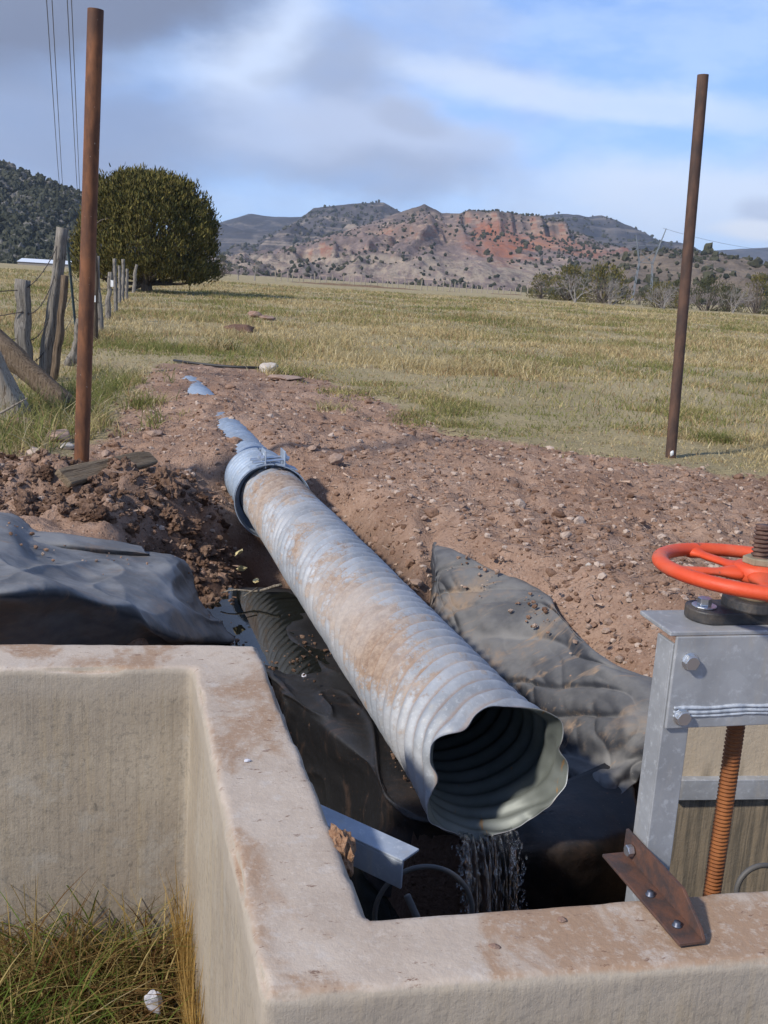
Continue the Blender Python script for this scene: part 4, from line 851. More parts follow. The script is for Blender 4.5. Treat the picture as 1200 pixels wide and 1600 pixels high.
# crumbled lump on the wall edge
V, Fc = rock_verts(77, 4, .30, 1.0, 2.2); V = V + .05 * V * fbm(V[:, 0] * 9, V[:, 1] * 9, V[:, 2] * 9, 3, 5)[:, None]
o = new_obj('dirt_clod', mesh_np('dirt_clod', V * np.array([.026, .055, .05]), [Fc], mat('tan_clod', lambda n: {'Base Color': n.mix(n.step(n.noise(n.pos(), 90, 5, .7), .35, .65), (.20, .10, .05), (.36, .21, .12)), 'Roughness': .95, 'Normal': n.bump(n.noise(n.pos(), 160, 4, .7), .9, .006)}), False), None, (-.046, 1.785, .415)); o.rotation_euler.z = .27
tag(o, 'crumbly tan lump of dirt stuck to the inner edge of the left wall', 'dirt clod')
# hoops in the box
def hoop(c, r, rt, tilt, lab, rod=None):
    a = np.linspace(0, 2 * math.pi, 72); mb = MB(); p = np.stack([np.cos(a) * r, np.sin(a) * r * math.sin(tilt), np.sin(a) * r * math.cos(tilt)], 1) ; mb.tube(p, rt, 8, False)
    e = empty('hoop', c, R(8), lab, 'hoop'); mb.build('ring', M_hoop, e, True)
    if rod: m2 = MB(); m2.tube(rod, .009, 10); m2.build('rod', M_hoop, e, True)
c = PY(662, 1428, 2.25); hoop(tuple(c), .122, .0065, .12, 'large dark steel hoop in the box under the grey angle', [(-.045, 0, .052), (.03, -.03, -.10), (.06, -.04, -.7)])
c = PY(1190, 1392, 2.15); hoop(tuple(c), .062, .0065, .12, 'small dark hoop in front of the stained wall behind the rusty stem', [(0, 0, -.062), (.0, 0, -.7)])

# ---------------------------------------------------------------- rusty posts, plank
def steel_post(b, t, r, m, lab, drop=False):
    e = empty('steel_post', tuple(b), 0, lab, 'post', None); d = np.array(t) - np.array(b); tt = np.linspace(-.12, 1, 30); L = np.linalg.norm(d)
    ux_ = d / L; mb = MB(); mb.tube([d * q for q in tt], r, 28, False); k0 = np.array(d)
    mb.tube([d * q for q in np.linspace(1, .97, 4)], r * .86, 28, False); V = []; a = np.linspace(0, 2 * math.pi, 28, endpoint=False)
    mb.build('pipe', m, e, True)
    m2 = MB(); X_ = np.cross(ux_, [0, 1, 0]); X_ /= np.linalg.norm(X_); Y_ = np.cross(ux_, X_); V = [d + (X_ * math.cos(q) + Y_ * math.sin(q)) * rr_ for rr_ in (r, r * .86) for q in a]; j = np.arange(28); m2.add(V, [np.stack([j, (j + 1) % 28, (j + 1) % 28 + 28, j + 28], 1)]); m2.build('end_rim', M_rust2, e)
    if drop:
        V, Fc = rock_verts(5, 2, .3, 1); m3 = MB(); m3.add(V * np.array([.018, .008, .026]) + np.array([-.005, -r, .085]) + d / L * .0, [Fc]); m3.build('paint_blob', M_tagw, e, True)
b = PZ(127, 733, .12); t = PY(149.5, 15, b[1]); steel_post(b, t, .050, M_rust, 'tall orange brown rusty steel pipe post by the old fence')
b = PZ(1047, 722, .08); t = PY(1098.5, 117, b[1]); steel_post(b, t, .046, M_rust2, 'tall dark brown steel pipe post at the edge of the grass field', True)
p0, p1 = PZ(98, 748, .225), PZ(239, 716, .205); dv_ = p1 - p0; Lp = np.linalg.norm(dv_)
mb = MB(); hh = np.linspace(0, 1, 14); sec = [(-.065, -.022), (.065, -.022), (.065, .022), (-.065, .022)]
V = []
for q in hh:
    k_ = 1 - .25 * sstep(q, .85, 1)
    for (a_, b_) in sec: V.append((Lp * q, a_ * k_ + .004 * math.sin(q * 9), b_ * k_ + .01 * math.sin(q * 3)))
mb.add(V, [grid_faces(14, 4, True), [[0, 1, 2, 3], [55, 54, 53, 52]]])
o = mb.build('wooden_plank', M_plank, None, False, .008, tuple(p0)); o.rotation_euler = (R(38), -math.atan2(dv_[2], np.hypot(dv_[0], dv_[1])), math.atan2(dv_[1], dv_[0])); tag(o, 'weathered wooden plank lying on the clods at the foot of a rusty post', 'plank')

# ---------------------------------------------------------------- old fence on the left
fence = empty('wire_fence', (-4.5, 14, 0), 0, 'old barbed wire fence of crooked grey wooden posts running to the juniper', 'fence'); FO = np.array([-4.5, 14, 0.])
def post_tube(parent, o0, base, top, r0, r1, m, name='post', jit=.18, label=None, knots=10):
    base, top = np.array(base), np.array(top); t_ = np.linspace(-.12, 1, 16); s_ = random.random() * 20
    p = np.array([base + (top - base) * q + np.array([fbm(q * 3 + s_, s_, 0, 3, 2), fbm(q * 3, s_ + 5, 0, 3, 3), 0]) * r0 * .30 for q in t_]); rr_ = (r0 + (r1 - r0) * np.clip(t_, 0, 1)) * (1 + .10 * fbm(t_ * 8 + s_, t_ * 0, 0, 4, 4))
    mb = MB(); mb.tube(p - o0, rr_, 22, True, jit * .35, None, 1 + .20 * fbm(np.arange(22) * .9 + s_, 0, 0, 2, 8)); o = mb.build(name, m, parent, True)
    if label: o['label'] = label
    return p[-1]
def gz(x, y): return float(height(np.array([x]), np.array([y]))[0])
def place(bx, by):
    z = .1
    for _ in range(3): p = PZ(bx, by, z); z = gz(p[0], p[1])
    return PZ(bx, by, z)
FP = [((38, 592), (37, 437), 24, M_wood, 'thick short grey post stump'), ((68, 592), (97, 356), 19, M_wood, 'tall leaning split grey post'), ((84, 596), (101, 430), 13, M_wood_brown, 'split brown half of the leaning post'),
      ((111, 572), (128, 500), 17, M_wood, 'short grey stub'), ((147, 533), (149, 395), 8, M_wood_brown, None), ((158, 522), (150, 400), 9, M_wood, None), ((169, 500), (171, 425), 8, M_wood, None), ((181, 488), (178, 404), 6, M_wood, None),
      ((187, 475), (186, 415), 5, M_wood, None), ((192, 471), (192.5, 405), 5.5, M_wood, None), ((198, 467), (198.5, 420), 5, M_wood, None), ((209, 458), (213, 413), 5, M_wood, None)]
tops = []
for (bx, by), (tx, ty), wpx, m_, lab in FP:
    b = place(bx, by); t = PY(tx, ty, b[1]); sc_ = b[1] / F; post_tube(fence, FO, b, t, wpx * sc_ * .5, wpx * sc_ * .40, m_, 'post', .2, lab); tops.append((b, t))
b = place(119, 520); t = PY(105, 378, b[1]); mb = MB(); mb.tube(np.array([b - (t - b) * .1, t]) - FO, .030, 4); mb.tube(np.array([b, t]) + np.array([.0, -.035, 0]) - FO, .012, 4); o = mb.build('post', M_tpost, fence); o['label'] = 'dark green steel post leaning left'; tops.insert(4, (b, t))
for px, py, pb in ((147.5, 467, 5), (175, 443, 7)):
    c = PY(px, py, tops[pb][0][1] - .08); mb = MB(); s_ = tops[pb][0][1] / F; mb.box(c - FO, (4.2 * s_, .01, 10 * s_)); mb.build('tag', M_tagw, fence, False, .004)
def wire(parent, o0, pts, r, sag=.05, name='wire'):
    P = []
    for a_, b_ in zip(pts[:-1], pts[1:]):
        for q in np.linspace(0, 1, 10, endpoint=False): P.append(np.array(a_) * (1 - q) + np.array(b_) * q - np.array([0, 0, sag * 4 * q * (1 - q)]))
    P.append(np.array(pts[-1])); mb = MB(); P = np.array(P); mb.tube(P - o0, r, 4, False)
    for q in range(2, len(P) - 1, 2):
        d = np.array([.0, .0, .02]) ; mb.tube([P[q] - o0 - d, P[q] - o0 + d], r * .8, 3, False)
    mb.build(name, M_wire, parent)
seq = [tops[0], tops[1], tops[4], tops[6], tops[7], tops[8], tops[10], tops[12]]
L0 = (np.array([-6.6, 11.2, .1]), np.array([-6.6, 11.2, 1.35]))
for hq, sg in ((.9, .10), (.68, .16), (.42, .12), (.2, .08)):
    pts = [L0[0] * (1 - hq) + L0[1] * hq] + [b * (1 - hq) + t * hq + np.array([0, -.06, 0]) for b, t in seq]; wire(fence, FO, pts, .0055, sg)
# logs
def log(b, t, r0, r1, m, lab, cut=None):
    e0_ = np.array(b); o = None; mb = MB(); t_ = np.linspace(0, 1, 24); s_ = random.random() * 9
    p = np.array([(np.array(t) - e0_) * q + np.array([0, 0, .02 * math.sin(q * 4 + s_)]) for q in t_]); rr_ = (r0 + (r1 - r0) * t_) * (1 + .08 * fbm(t_ * 5 + s_, t_ * 0, 0, 3, 6)); mb.tube(p, rr_, 26, True, .06, None, 1 + .13 * fbm(np.arange(26) * .9 + s_, 0, 0, 2, 9)); o = mb.build('log', m, None, True, 0, tuple(b)); return tag(o, lab, 'log')
log(PZ(112, 645, .10), PY(-70, 470, 10.3), .10, .115, M_wood_brown, 'dark weathered log propped at a slant in the grass by the stump')
log(PZ(28, 652, .12), PY(-60, 480, 9.0), .12, .12, M_wood_pale, 'pale split log leaning above the pinkish boulder')
p = PZ(-40, 648, .3); q_ = PY(43, 622, p[1]); mb = MB(); mb.tube([p - p, (q_ - p) * .5 + np.array([0, 0, -.05]), q_ - p], [.014, .012, .006], 6); tag(mb.build('stick', M_wood_pale, None, True, 0, tuple(p)), 'thin curved bare stick lying across the pale log', 'stick')

# ---------------------------------------------------------------- rocks
def rock(px, py, wpx, hr, m, lab, seed, z=None, facet=True, dep=1.0):
    b = place(px, py) if z is None else PZ(px, py, z); s_ = wpx * b[1] / F / 2; V, Fc = rock_verts(seed, 4, .22, 1, 1.1, facet); V = V / np.abs(V[:, 0]).max(); V = V * np.array([s_, s_ * dep, s_ * hr]) ; V[:, 2] += s_ * hr * .55
    o = new_obj('rock', mesh_np('rock', V, [Fc], m), None, tuple(b)); return tag(o, lab, 'rock')
rock(421, 581, 32, .62, M_rock_white, 'rounded white boulder at the far edge of the dirt', 1, None, False)
rock(94, 690, 46, .62, M_rock_pink, 'angular pinkish boulder in the grass left of the rusty post', 2)
rock(36, 672, 40, .75, M_rock_red, 'brown boulder below the foot of the pale leaning log', 3)
rock(103, 700, 28, .4, M_rock_white, 'small flat whitish stone in front of the pinkish boulder', 4)
rock(831, 872, 26, 1.0, M_rock_white, 'pale angular stone on the dirt above the right liner', 5)
rock(525, 722, 26, .85, M_rock_pink, 'grey pink stone on the dirt right of the coupling band', 6)
rock(397, 496, 26, .55, M_rock_red, 'larger reddish boulder out in the grass field', 7)
rock(418, 500, 28, .3, M_rock_red, 'low flat stone beside the reddish field boulder', 8)
rock(373, 518, 46, .3, rock_mat('mound', (.13, .07, .045), (.18, .105, .07), (.09, .05, .035)), 'low dark molehill of earth in the field', 9)
rock(240, 682, 30, .5, M_rock_pink, 'flat pink slab in the clods right of the rusty post', 10)
rock(165, 712, 16, .8, M_rock_pink, 'small buff stone just right of the rusty post', 11)
rock(447, 592, 60, .12, M_rock_pink, 'low pale shelf of stone along the dirt edge', 12)
rock(920, 885, 12, .8, M_rock_white, 'little pale pebble on the dirt left of the handwheel', 13)
rock(634, 838, 16, .9, M_rock_red, 'small red stone on the bank beside the pipe', 14)
rock(628, 826, 14, .8, M_rock_pink, 'small buff stone on the bank beside the pipe', 15)
rock(890, 908, 18, .8, M_rock_red, 'reddish stone at the ragged top of the right liner', 16)

for i, (px, py, sz, lab) in enumerate(((879, 1438, .007, 'small dark red pebble on the near wall top'), (772, 1479, .008, 'flat maroon chip of stone near the front edge of the wall top'), (386, 1188, .006, 'little bluish chip on the left wall top'))):
    V, Fc = rock_verts(800 + i, 3, .35, .6, 1.6, True); o = new_obj('pebble', mesh_np('pebble', V * sz * np.array([1.4, 1, 1]), [Fc], M_rock_red if i < 2 else M_foam), None, tuple(PZ(px, py, .453))); tag(o, lab, 'pebble')
# gravel and clods as one mass
def lumps(name, n_, region, smin, smax, seed, lab, m, sub=1, pw=3.0, keep=None, rough=0, zf=None, deep=False):
    r2 = np.random.default_rng(seed); vs_ = [rock_verts(500 + seed + i, sub, .45, .8, 1.6, not rough) for i in range(10)]; mb = MB()
    if rough: vs_ = [(V * (1 + .16 * fbm(V[:, 0] * 4 + i, V[:, 1] * 4, V[:, 2] * 4, 3, 3))[:, None], Fc) for i, (V, Fc) in enumerate(vs_)]
    x0, x1, y0, y1 = region
    u_ = r2.random(n_ * 2); y = 1 / (1 / y0 + (1 / y1 - 1 / y0) * u_); x = x0 + (x1 - x0) * r2.random(n_ * 2); x = np.where(r2.random(n_ * 2) < 1, x, x)
    dd = polydist(x, y, DIRT); vd = polydist(x, y, VOID); rx, ry = x - PM[0], y - PM[1]; d = rx * PPX[0] + ry * PPX[1]; s_ = rx * PAX[0] + ry * PAX[1]
    ok = (dd > -.15 * r2.random(len(x))) & ((vd < -.05) | deep) & (~((np.abs(d) < .27) & (s_ < 4.6)) | deep) & (y > 2.95 + .16 * x)
    if keep is not None: ok &= keep(x, y, s_, d)
    x, y = x[ok][:n_], y[ok][:n_]; z = height(x, y) if zf is None else zf(x, y)
    for a_, b_, c_ in zip(x, y, z):
        V, Fc = vs_[r2.integers(10)]; k_ = smin + (smax - smin) * r2.random() ** pw; V = V @ rot_z(r2.random() * 6.3).T * k_ * (.75 + .5 * r2.random(3)); mb.add(V + np.array([a_, b_, c_ + k_ * .15]), [Fc])
    o = new_obj(name, mb.mesh(name, m, False)); return tag(o, lab, 'gravel', None, 'stuff')
def under_liner(x, y):
    i = np.floor((x - CAP0[0]) / CAPS).astype(int); j = np.floor((y - CAP0[1]) / CAPS).astype(int); ok = (i >= 0) & (j >= 0) & (i < CAPN[0]) & (j < CAPN[1])
    return ok & (CAPRAW[i.clip(0, CAPN[0] - 1), j.clip(0, CAPN[1] - 1)] < 8)
notliner = lambda x, y, s, d: ~under_liner(x, y) & ~((s < 3.0) & (d > -.1) & (d < .35)) & ~((s < 3.2) & (d < -.1))
lumps('gravel', 26000, (-4, 4.5, 3.6, 15), .0035, .028, 1, 'fine reddish gravel and crumbs over the dug earth', M_clod, 1, 3.6, notliner)
p0_, p1_ = PZ(98, 748, .19), PZ(239, 716, .185)
HEAP = lambda x, y, s, d: (np.abs((y - p0_[1]) - (x - p0_[0]) * (p1_[1] - p0_[1]) / (p1_[0] - p0_[0])) > .16) & (d < -.35) & (s > 2.5) & (y < 7.15 + .1 * x) & (np.exp(-((x + 1.9) / 1.1) ** 2 - ((y - 6.3) / .6) ** 2) + .5 * np.exp(-((x + 1.0) / .6) ** 2 - ((y - 6.4) / .8) ** 2) > .3) & (liner_cap(x, y) > height(x, y) + .03)
lumps('gravel', 380, (-3.2, -.5, 5.2, 8.2), .02, .07, 2, 'broken brown clods of the spoil heap on the left', M_heap, 4, 2.6, HEAP, 1.0)
lumps('gravel', 2600, (-3.2, -.4, 5.2, 8.2), .006, .03, 6, 'crumbled earth between the clods of the spoil heap', M_heap, 2, 2.2, HEAP)
lumps('gravel', 260, (-3.4, 4.2, 5, 13), .02, .06, 3, 'loose fist sized stones and clods on the dirt', M_clod, 2, 2.0, notliner)
FL = net(ctrl[:5], 200, 200).reshape(-1, 3)
def floor_z(x, y):
    return np.array([FL[((FL[:, 0] - a_) ** 2 + (FL[:, 1] - b_) ** 2).argmin(), 2] + .012 for a_, b_ in zip(x, y)])
NL = net(NET_L[:4], 160, 160).reshape(-1, 3)
def left_z(x, y): return np.array([NL[((NL[:, 0] - a_) ** 2 + (NL[:, 1] - b_) ** 2).argmin(), 2] + .012 for a_, b_ in zip(x, y)])
lumps('gravel', 70, (-1.9, -.75, 4.5, 5.9), .004, .016, 8, 'crumbs of red earth lying on the left liner', M_clod, 1, 2.5, lambda x, y, s, d: fbm(x * 3, y * 3, 0, 2, 29) > .1, 0, left_z, True)
NR = net(NET_R, 200, 200)[10:-10, 8:70].reshape(-1, 3)
def right_z(x, y): return np.array([NR[((NR[:, 0] - a_) ** 2 + (NR[:, 1] - b_) ** 2).argmin(), 2] + .006 for a_, b_ in zip(x, y)])
lumps('gravel', 500, (.35, 1.3, 4.1, 6.6), .004, .022, 9, 'loose crumbs of soil spilling over the top of the right liner', M_clod, 1, 2.8, lambda x, y, s, d: (np.array([np.min((NR[:, 0] - a_) ** 2 + (NR[:, 1] - b_) ** 2) for a_, b_ in zip(x, y)]) < .0006) & (fbm(x * 4, y * 4, 0, 2, 31) > .0), 0, right_z, True)
CL2 = lambda x, y: fbm(x * 3.5, y * 3.5, 0, 3, 23) > .12
lumps('gravel', 750, (-.95, .25, 3.4, 5.5), .003, .014, 4, 'crumbs of mud and debris on the wet liner', M_heap, 1, 2.8, lambda x, y, s, d: (d < .35) & (d > -.95) & (s < 2.9) & (polydist(x, y, VOID) < -.06) & (CL2(x, y) | (rng.random(len(x)) < .12)), 0, floor_z, True)
# straw litter on the dirt
mb = MB(); r2 = np.random.default_rng(44); u_ = r2.random(9000); yy = 1 / (1 / 3.8 + (1 / 15. - 1 / 3.8) * u_); xx = -4 + 8 * r2.random(9000); ok = (polydist(xx, yy, DIRT) > -.3) & (polydist(xx, yy, VOID) < -.1)
rx, ry = xx - PM[0], yy - PM[1]; d = rx * PPX[0] + ry * PPX[1]; s_ = rx * PAX[0] + ry * PAX[1]; ok &= notliner(xx, yy, s_, d) & (np.abs(d) > .27); xx, yy = xx[ok][:4200], yy[ok][:4200]; zz_ = height(xx, yy) + .012
for a_, b_, c_ in zip(xx, yy, zz_):
    L = .02 + .07 * r2.random() ** 2; an = r2.random() * 6.28; dx_, dy_ = math.cos(an) * L, math.sin(an) * L; wd = .0022 + .002 * r2.random(); nx_, ny_ = -math.sin(an) * wd, math.cos(an) * wd
    mb.add([(a_ - nx_, b_ - ny_, c_), (a_ + nx_, b_ + ny_, c_), (a_ + dx_ + nx_, b_ + dy_ + ny_, c_ + .02 * r2.random()), (a_ + dx_ - nx_, b_ + dy_ - ny_, c_ + .02 * r2.random())], [[[0, 1, 2, 3]]])
tag(mb.build('straw_litter', M_litter), 'scattered straw and wood chips on the red dirt', 'litter', None, 'stuff')
# small things by the puddle
p = PZ(345, 932, -.33); q_ = PZ(440, 922, -.30); mb = MB(); t_ = np.linspace(0, 1, 9); mb.tube([(q_ - p) * q + np.array([0, 0, .02 + .012 * math.sin(q * 8)]) for q in t_], .010 - .006 * t_[::-1], 6); mb.tube([(q_ - p) * .6 + np.array([0, 0, .03]), (q_ - p) * .35 + np.array([.02, -.1, .02])], [.005, .002], 5); tag(mb.build('stick', M_wood_pale, None, True, 0, tuple(p)), 'pale twig lying at the edge of the puddle', 'stick')
def scrap(px, py, z, s_, seed, m, name, lab, cat):
    V, Fc = rock_verts(seed, 2, .5, .35, 2.0); c = PZ(px, py, z); o = new_obj(name, mesh_np(name, V * s_, [Fc], m, False), None, tuple(c)); o.rotation_euler = (.6, .3, seed); return tag(o, lab, cat)
scrap(377, 888, -.18, .026, 3, M_leafy, 'dry_leaf', 'large yellowed leaf on the dark mud left of the pipe', 'leaf'); scrap(373, 863, -.12, .03, 4, M_leafy, 'dry_leaf', 'upright pale yellow leaf on the muddy bank', 'leaf'); scrap(400, 907, -.27, .018, 5, M_leafy, 'dry_leaf', 'small curled leaf just above the twig', 'leaf')
scrap(475, 1056, -.36, .012, 6, M_foam, 'paper_scrap', 'tiny white scrap on the wet black liner', 'scrap')
# black hose at the far edge of the dirt
pts = [place(px, py) + np.array([0, 0, .03]) for px, py in ((272, 566), (290, 569), (315, 572), (345, 575), (375, 577), (405, 578))]; mb = MB(); mb.tube(np.array(pts) - pts[0], .02, 8); tag(mb.build('hose', M_dark, None, True, 0, tuple(pts[0])), 'black hose half buried along the far edge of the dirt', 'hose')

# ---------------------------------------------------------------- grass
def blades(name, P, Hh, Wd, tint, lab, cat, lean=.6, seg=3, seed=0, az=None, m=M_grass, parent=None):
    r2 = np.random.default_rng(seed); k = len(P); az = r2.random(k) * 6.283 if az is None else az; le = lean * (.2 + r2.random(k)); side = r2.random(k) * 6.283
    t_ = np.linspace(0, 1, seg + 1); V = np.empty((k, (seg + 1) * 2, 3)); d = np.stack([np.cos(az), np.sin(az)], 1); sd = np.stack([np.cos(side), np.sin(side)], 1)
    for i, q in enumerate(t_):
        hx = Hh * le * q ** 1.8; hz = Hh * q * (1 - .35 * le * q); wd = Wd * (1 - q) ** .7 * .5 + Wd * .06
        c = np.stack([P[:, 0] + d[:, 0] * hx, P[:, 1] + d[:, 1] * hx, P[:, 2] + hz], 1)
        V[:, 2 * i, :] = c; V[:, 2 * i + 1, :] = c; V[:, 2 * i, :2] -= sd * wd[:, None]; V[:, 2 * i + 1, :2] += sd * wd[:, None]
    base = np.arange(k)[:, None] * (seg + 1) * 2; f_ = np.concatenate([base + np.array([2 * i, 2 * i + 1, 2 * i + 3, 2 * i + 2]) for i in range(seg)], 0)
    me = mesh_np(name, V.reshape(-1, 3), [f_], m, False, {'tint': np.repeat(tint, (seg + 1) * 2, 0)}); o = new_obj(name, me, parent); return tag(o, lab, cat, None, 'stuff')
PAL = np.array([(.56, .45, .24), (.48, .38, .20), (.33, .295, .125), (.22, .235, .08), (.38, .25, .13), (.62, .53, .33)])
def tints(x, y, r2, w=(1, 1, 1, .6, .5, .4), fr=.45):
    g = fbm(x * fr, y * fr, 0, 3, 71); g2 = fbm(x * fr * 3, y * fr * 3, 0, 3, 77); ws = np.array(w)[None, :] * np.stack([np.exp(2.0 * g), np.exp(g), np.exp(-2.0 * g + .3 * g2), np.exp(-2.6 * g - g2), np.exp(-1.0 * g2), np.exp(2.2 * g + g2)], 1)
    c = np.cumsum(ws / ws.sum(1, keepdims=True), 1); i = (r2.random(len(x))[:, None] > c).sum(1).clip(0, 5); return PAL[i] * (.75 + .5 * r2.random((len(x), 1))) * np.array([.98, .97, .95])
# field: density falls with distance, blades widen
r2 = np.random.default_rng(91); k = 560000; y0, y1 = 6.5, 130.0; u_ = r2.random(k); y = y0 * (y1 / y0) ** (u_ ** 1.08); x = (r2.random(k) * 1.0 - .48) * (y * .98 + .6)
cl = fbm(x * .5, y * .32, 0, 4, 81) + .6 * fbm(x * 2.2, y * 2.2, 0, 2, 83); dd = polydist(x, y, DIRT)
ok = (r2.random(k) < .12 + .88 * sstep(cl, -.65, .55)) & (r2.random(k) < sstep(dd + .5 * fbm(x * 1.6, y * 1.6, 0, 3, 85), .3, -.35)) & ~((x < -2.2) & (y < 12))
x, y, cl = x[ok], y[ok], cl[ok]; z = height(x, y, True)
edge_short = sstep(polydist(x, y, DIRT), -.3, -3.5)
hh = (.05 + .10 * r2.random(len(x)) ** 1.5 + .20 * sstep(cl, .25, 1.0) * r2.random(len(x))) * (.42 + .58 * edge_short) * (1 + .004 * y)
wd = .0032 + .00068 * y
tn = tints(x, y, r2, (1.3, 1.2, .9, .5, .7, .35), .22)
tag(blades('grass', np.stack([x, y, z - .01], 1), hh, wd, tn, 'dry tan and green pasture grass over the wide field', 'grass', 1.0, 2, 92), kind='stuff')
# green rank grass by the left post
k = 17000; x = -5.2 + 3.4 * r2.random(k); y = 7.4 + 6.2 * r2.random(k); lim = np.interp(y, [7.4, 8.2, 9.5, 11, 13.6], [-2.35, -2.2, -2.35, -2.75, -3.15]); cl = fbm(x * 1.6, y * 1.6, 0, 3, 101)
ok = (x < lim + .35 * fbm(x * 2, y * 2, 0, 2, 5)) & (r2.random(k) < sstep(cl, -.7, .35)); x, y, cl = x[ok], y[ok], cl[ok]
hh = (.10 + .22 * r2.random(len(x)) ** 1.3) * (.6 + .6 * sstep(cl, -.2, .6)); blades('grass', np.stack([x, y, height(x, y) - .01], 1), hh, np.full(len(x), .009), tints(x, y, r2, (.5, .5, 1.5, 1.6, .3, .35), 1.2), 'rank green grass around the foot of the rusty post and logs', 'grass', 1.1, 3, 103)
# a few tufts on the dirt
def tuft(px, py, n_, h, lab, w=(.6, .5, 1.5, 1.4, .2, .3), rad=.14, wd=.007, seed=0):
    c = place(px, py); r3 = np.random.default_rng(seed + px); x = c[0] + r3.normal(size=n_) * rad; y = c[1] + r3.normal(size=n_) * rad; hh = h * (.4 + .7 * r3.random(n_))
    o = blades('grass_tuft', np.stack([x, y, height(x, y) - .01], 1), hh, np.full(n_, wd), tints(x, y, r3, w, 1.2), lab, 'grass tuft', 1.2, 3, int(px)); o['kind'] = 'thing'; del o['kind']; return o
tuft(437, 588, 160, .22, 'green tuft of grass beside the white boulder', rad=.12, wd=.012)
tuft(520, 640, 150, .16, 'sparse pale green tuft in the middle of the dirt', (.8, .6, 1, 1, .2, .6), .13, .009)
tuft(705, 665, 150, .14, 'small green tuft where the dirt meets the field', rad=.11, wd=.009)
tuft(340, 548, 260, .5, 'dark brown green clump of tall grass near the hose end', (.7, .8, .9, .6, .8, .4), .22, .016)
tuft(1120, 690, 420, .2, 'pale green flattened tuft right of the dark brown post', (1.2, .6, 1.0, .7, .1, .8), .13, .010)
tuft(228, 640, 0 + 260, .2, 'drooping green tuft right of the rusty post on the clods', rad=.11, wd=.009)
# nook in front of the wing wall
k = 9500; x = -1.35 + .88 * r2.random(k); y = 1.2 + 1.32 * r2.random(k); ok = (y < 2.55 + .165 * (x + .495)) & (x < -.16 - .278 * (y - 1.326) - .04); x, y = x[ok], y[ok]
hh = .10 + .22 * r2.random(len(x)) ** 1.4; hh *= 1 + .55 * np.exp(-((x + .82) / .13) ** 2 - ((y - 2.38) / .14) ** 2); NP = np.array([(.40, .31, .13), (.28, .20, .075), (.15, .19, .04), (.10, .145, .03), (.16, .09, .038), (.56, .46, .25)])
g = fbm(x * 4, y * 4, 0, 2, 9); pi_ = r2.random((len(x), 6)) * np.stack([1 + 0 * g, 1.1 + 0 * g, .95 + .5 * g, .85 + .6 * g, .9 - .3 * g, .45 + 0 * g], 1); tn = NP[pi_.argmax(1)] * (.75 + .5 * r2.random((len(x), 1)))
blades('grass', np.stack([x, y, height(x, y) - .01], 1), hh, .0042 + .0042 * r2.random(len(x)), tn, 'tangled dead and green grass in the corner below the wing wall', 'grass', 1.5, 5, 111)
k = 620; t_ = r2.random(k); x = -.482 + .245 * t_ - .006 - .024 * r2.random(k) ** 2; y = 2.53 - .88 * t_; blades('grass', np.stack([x, y, height(x, y)], 1), (.14 + .24 * r2.random(k)), .0022 + .0015 * r2.random(k), np.array([(.42, .27, .09)]) * (.65 + .7 * r2.random((k, 1))), 'golden straw standing in the corner against the left wall', 'grass', .22, 4, 113)
V, Fc = rock_verts(9, 3, .35, 1, 1.8, True); c = PZ(238, 1568, -.30); o = new_obj('paper_scrap', mesh_np('paper_scrap', V * np.array([.022, .012, .036]), [Fc], M_foam, False), None, tuple(c)); tag(o, 'crumpled pale grey paper scrap in the grass by the wall', 'scrap')

# ---------------------------------------------------------------- trees
def leaf_clumps(mb_list, centres, dirs, size, npf, r2, up=.8, pal=None):
    """small pointed sprays: V and tint lists"""
    V, T = [], []
    for c, d in zip(centres, dirs):
        for _ in range(npf):
            o_ = r2.normal(size=3) * size * np.array([.34, .34, .42]); dd = d * .5 + np.array([0, 0, up]) + r2.normal(size=3) * .35; dd /= np.linalg.norm(dd)
            sdv = np.cross(dd, r2.normal(size=3)); sdv /= np.linalg.norm(sdv) + 1e-9; L = size * (.22 + .34 * r2.random()); W_ = L * .30
            p = c + o_; V += [p - sdv * W_ * .5, p + sdv * W_ * .5, p + dd * L * .6 + sdv * W_ * .42, p + dd * L, p + dd * L * .6 - sdv * W_ * .42]; T.append(pal[r2.integers(len(pal))] * (.75 + .5 * r2.random()))
    return np.array(V), np.repeat(np.array(T), 5, 0)
JP = np.array([(.130, .112, .030), (.100, .092, .025), (.152, .125, .036), (.070, .072, .023), (.115, .092, .026)])
def foliage_mesh(name, V, T):
    k = len(V) // 5; b = np.arange(k)[:, None] * 5; return mesh_np(name, V, [b + np.array([0, 1, 2, 4]), b + np.array([4, 2, 3])], M_foliage, False, {'tint': T})
def limb_set(mb, base, tips, r0, r2, bend=.2):
    for t_ in tips:
        q = np.linspace(0, 1, 7)[:, None]; mid = r2.normal(size=3) * bend * np.linalg.norm(t_ - base); p = base * (1 - q) + t_ * q + np.sin(q * math.pi) * mid * .5; mb.tube(p, r0 * (1 - .8 * q[:, 0]), 6, False, .15)
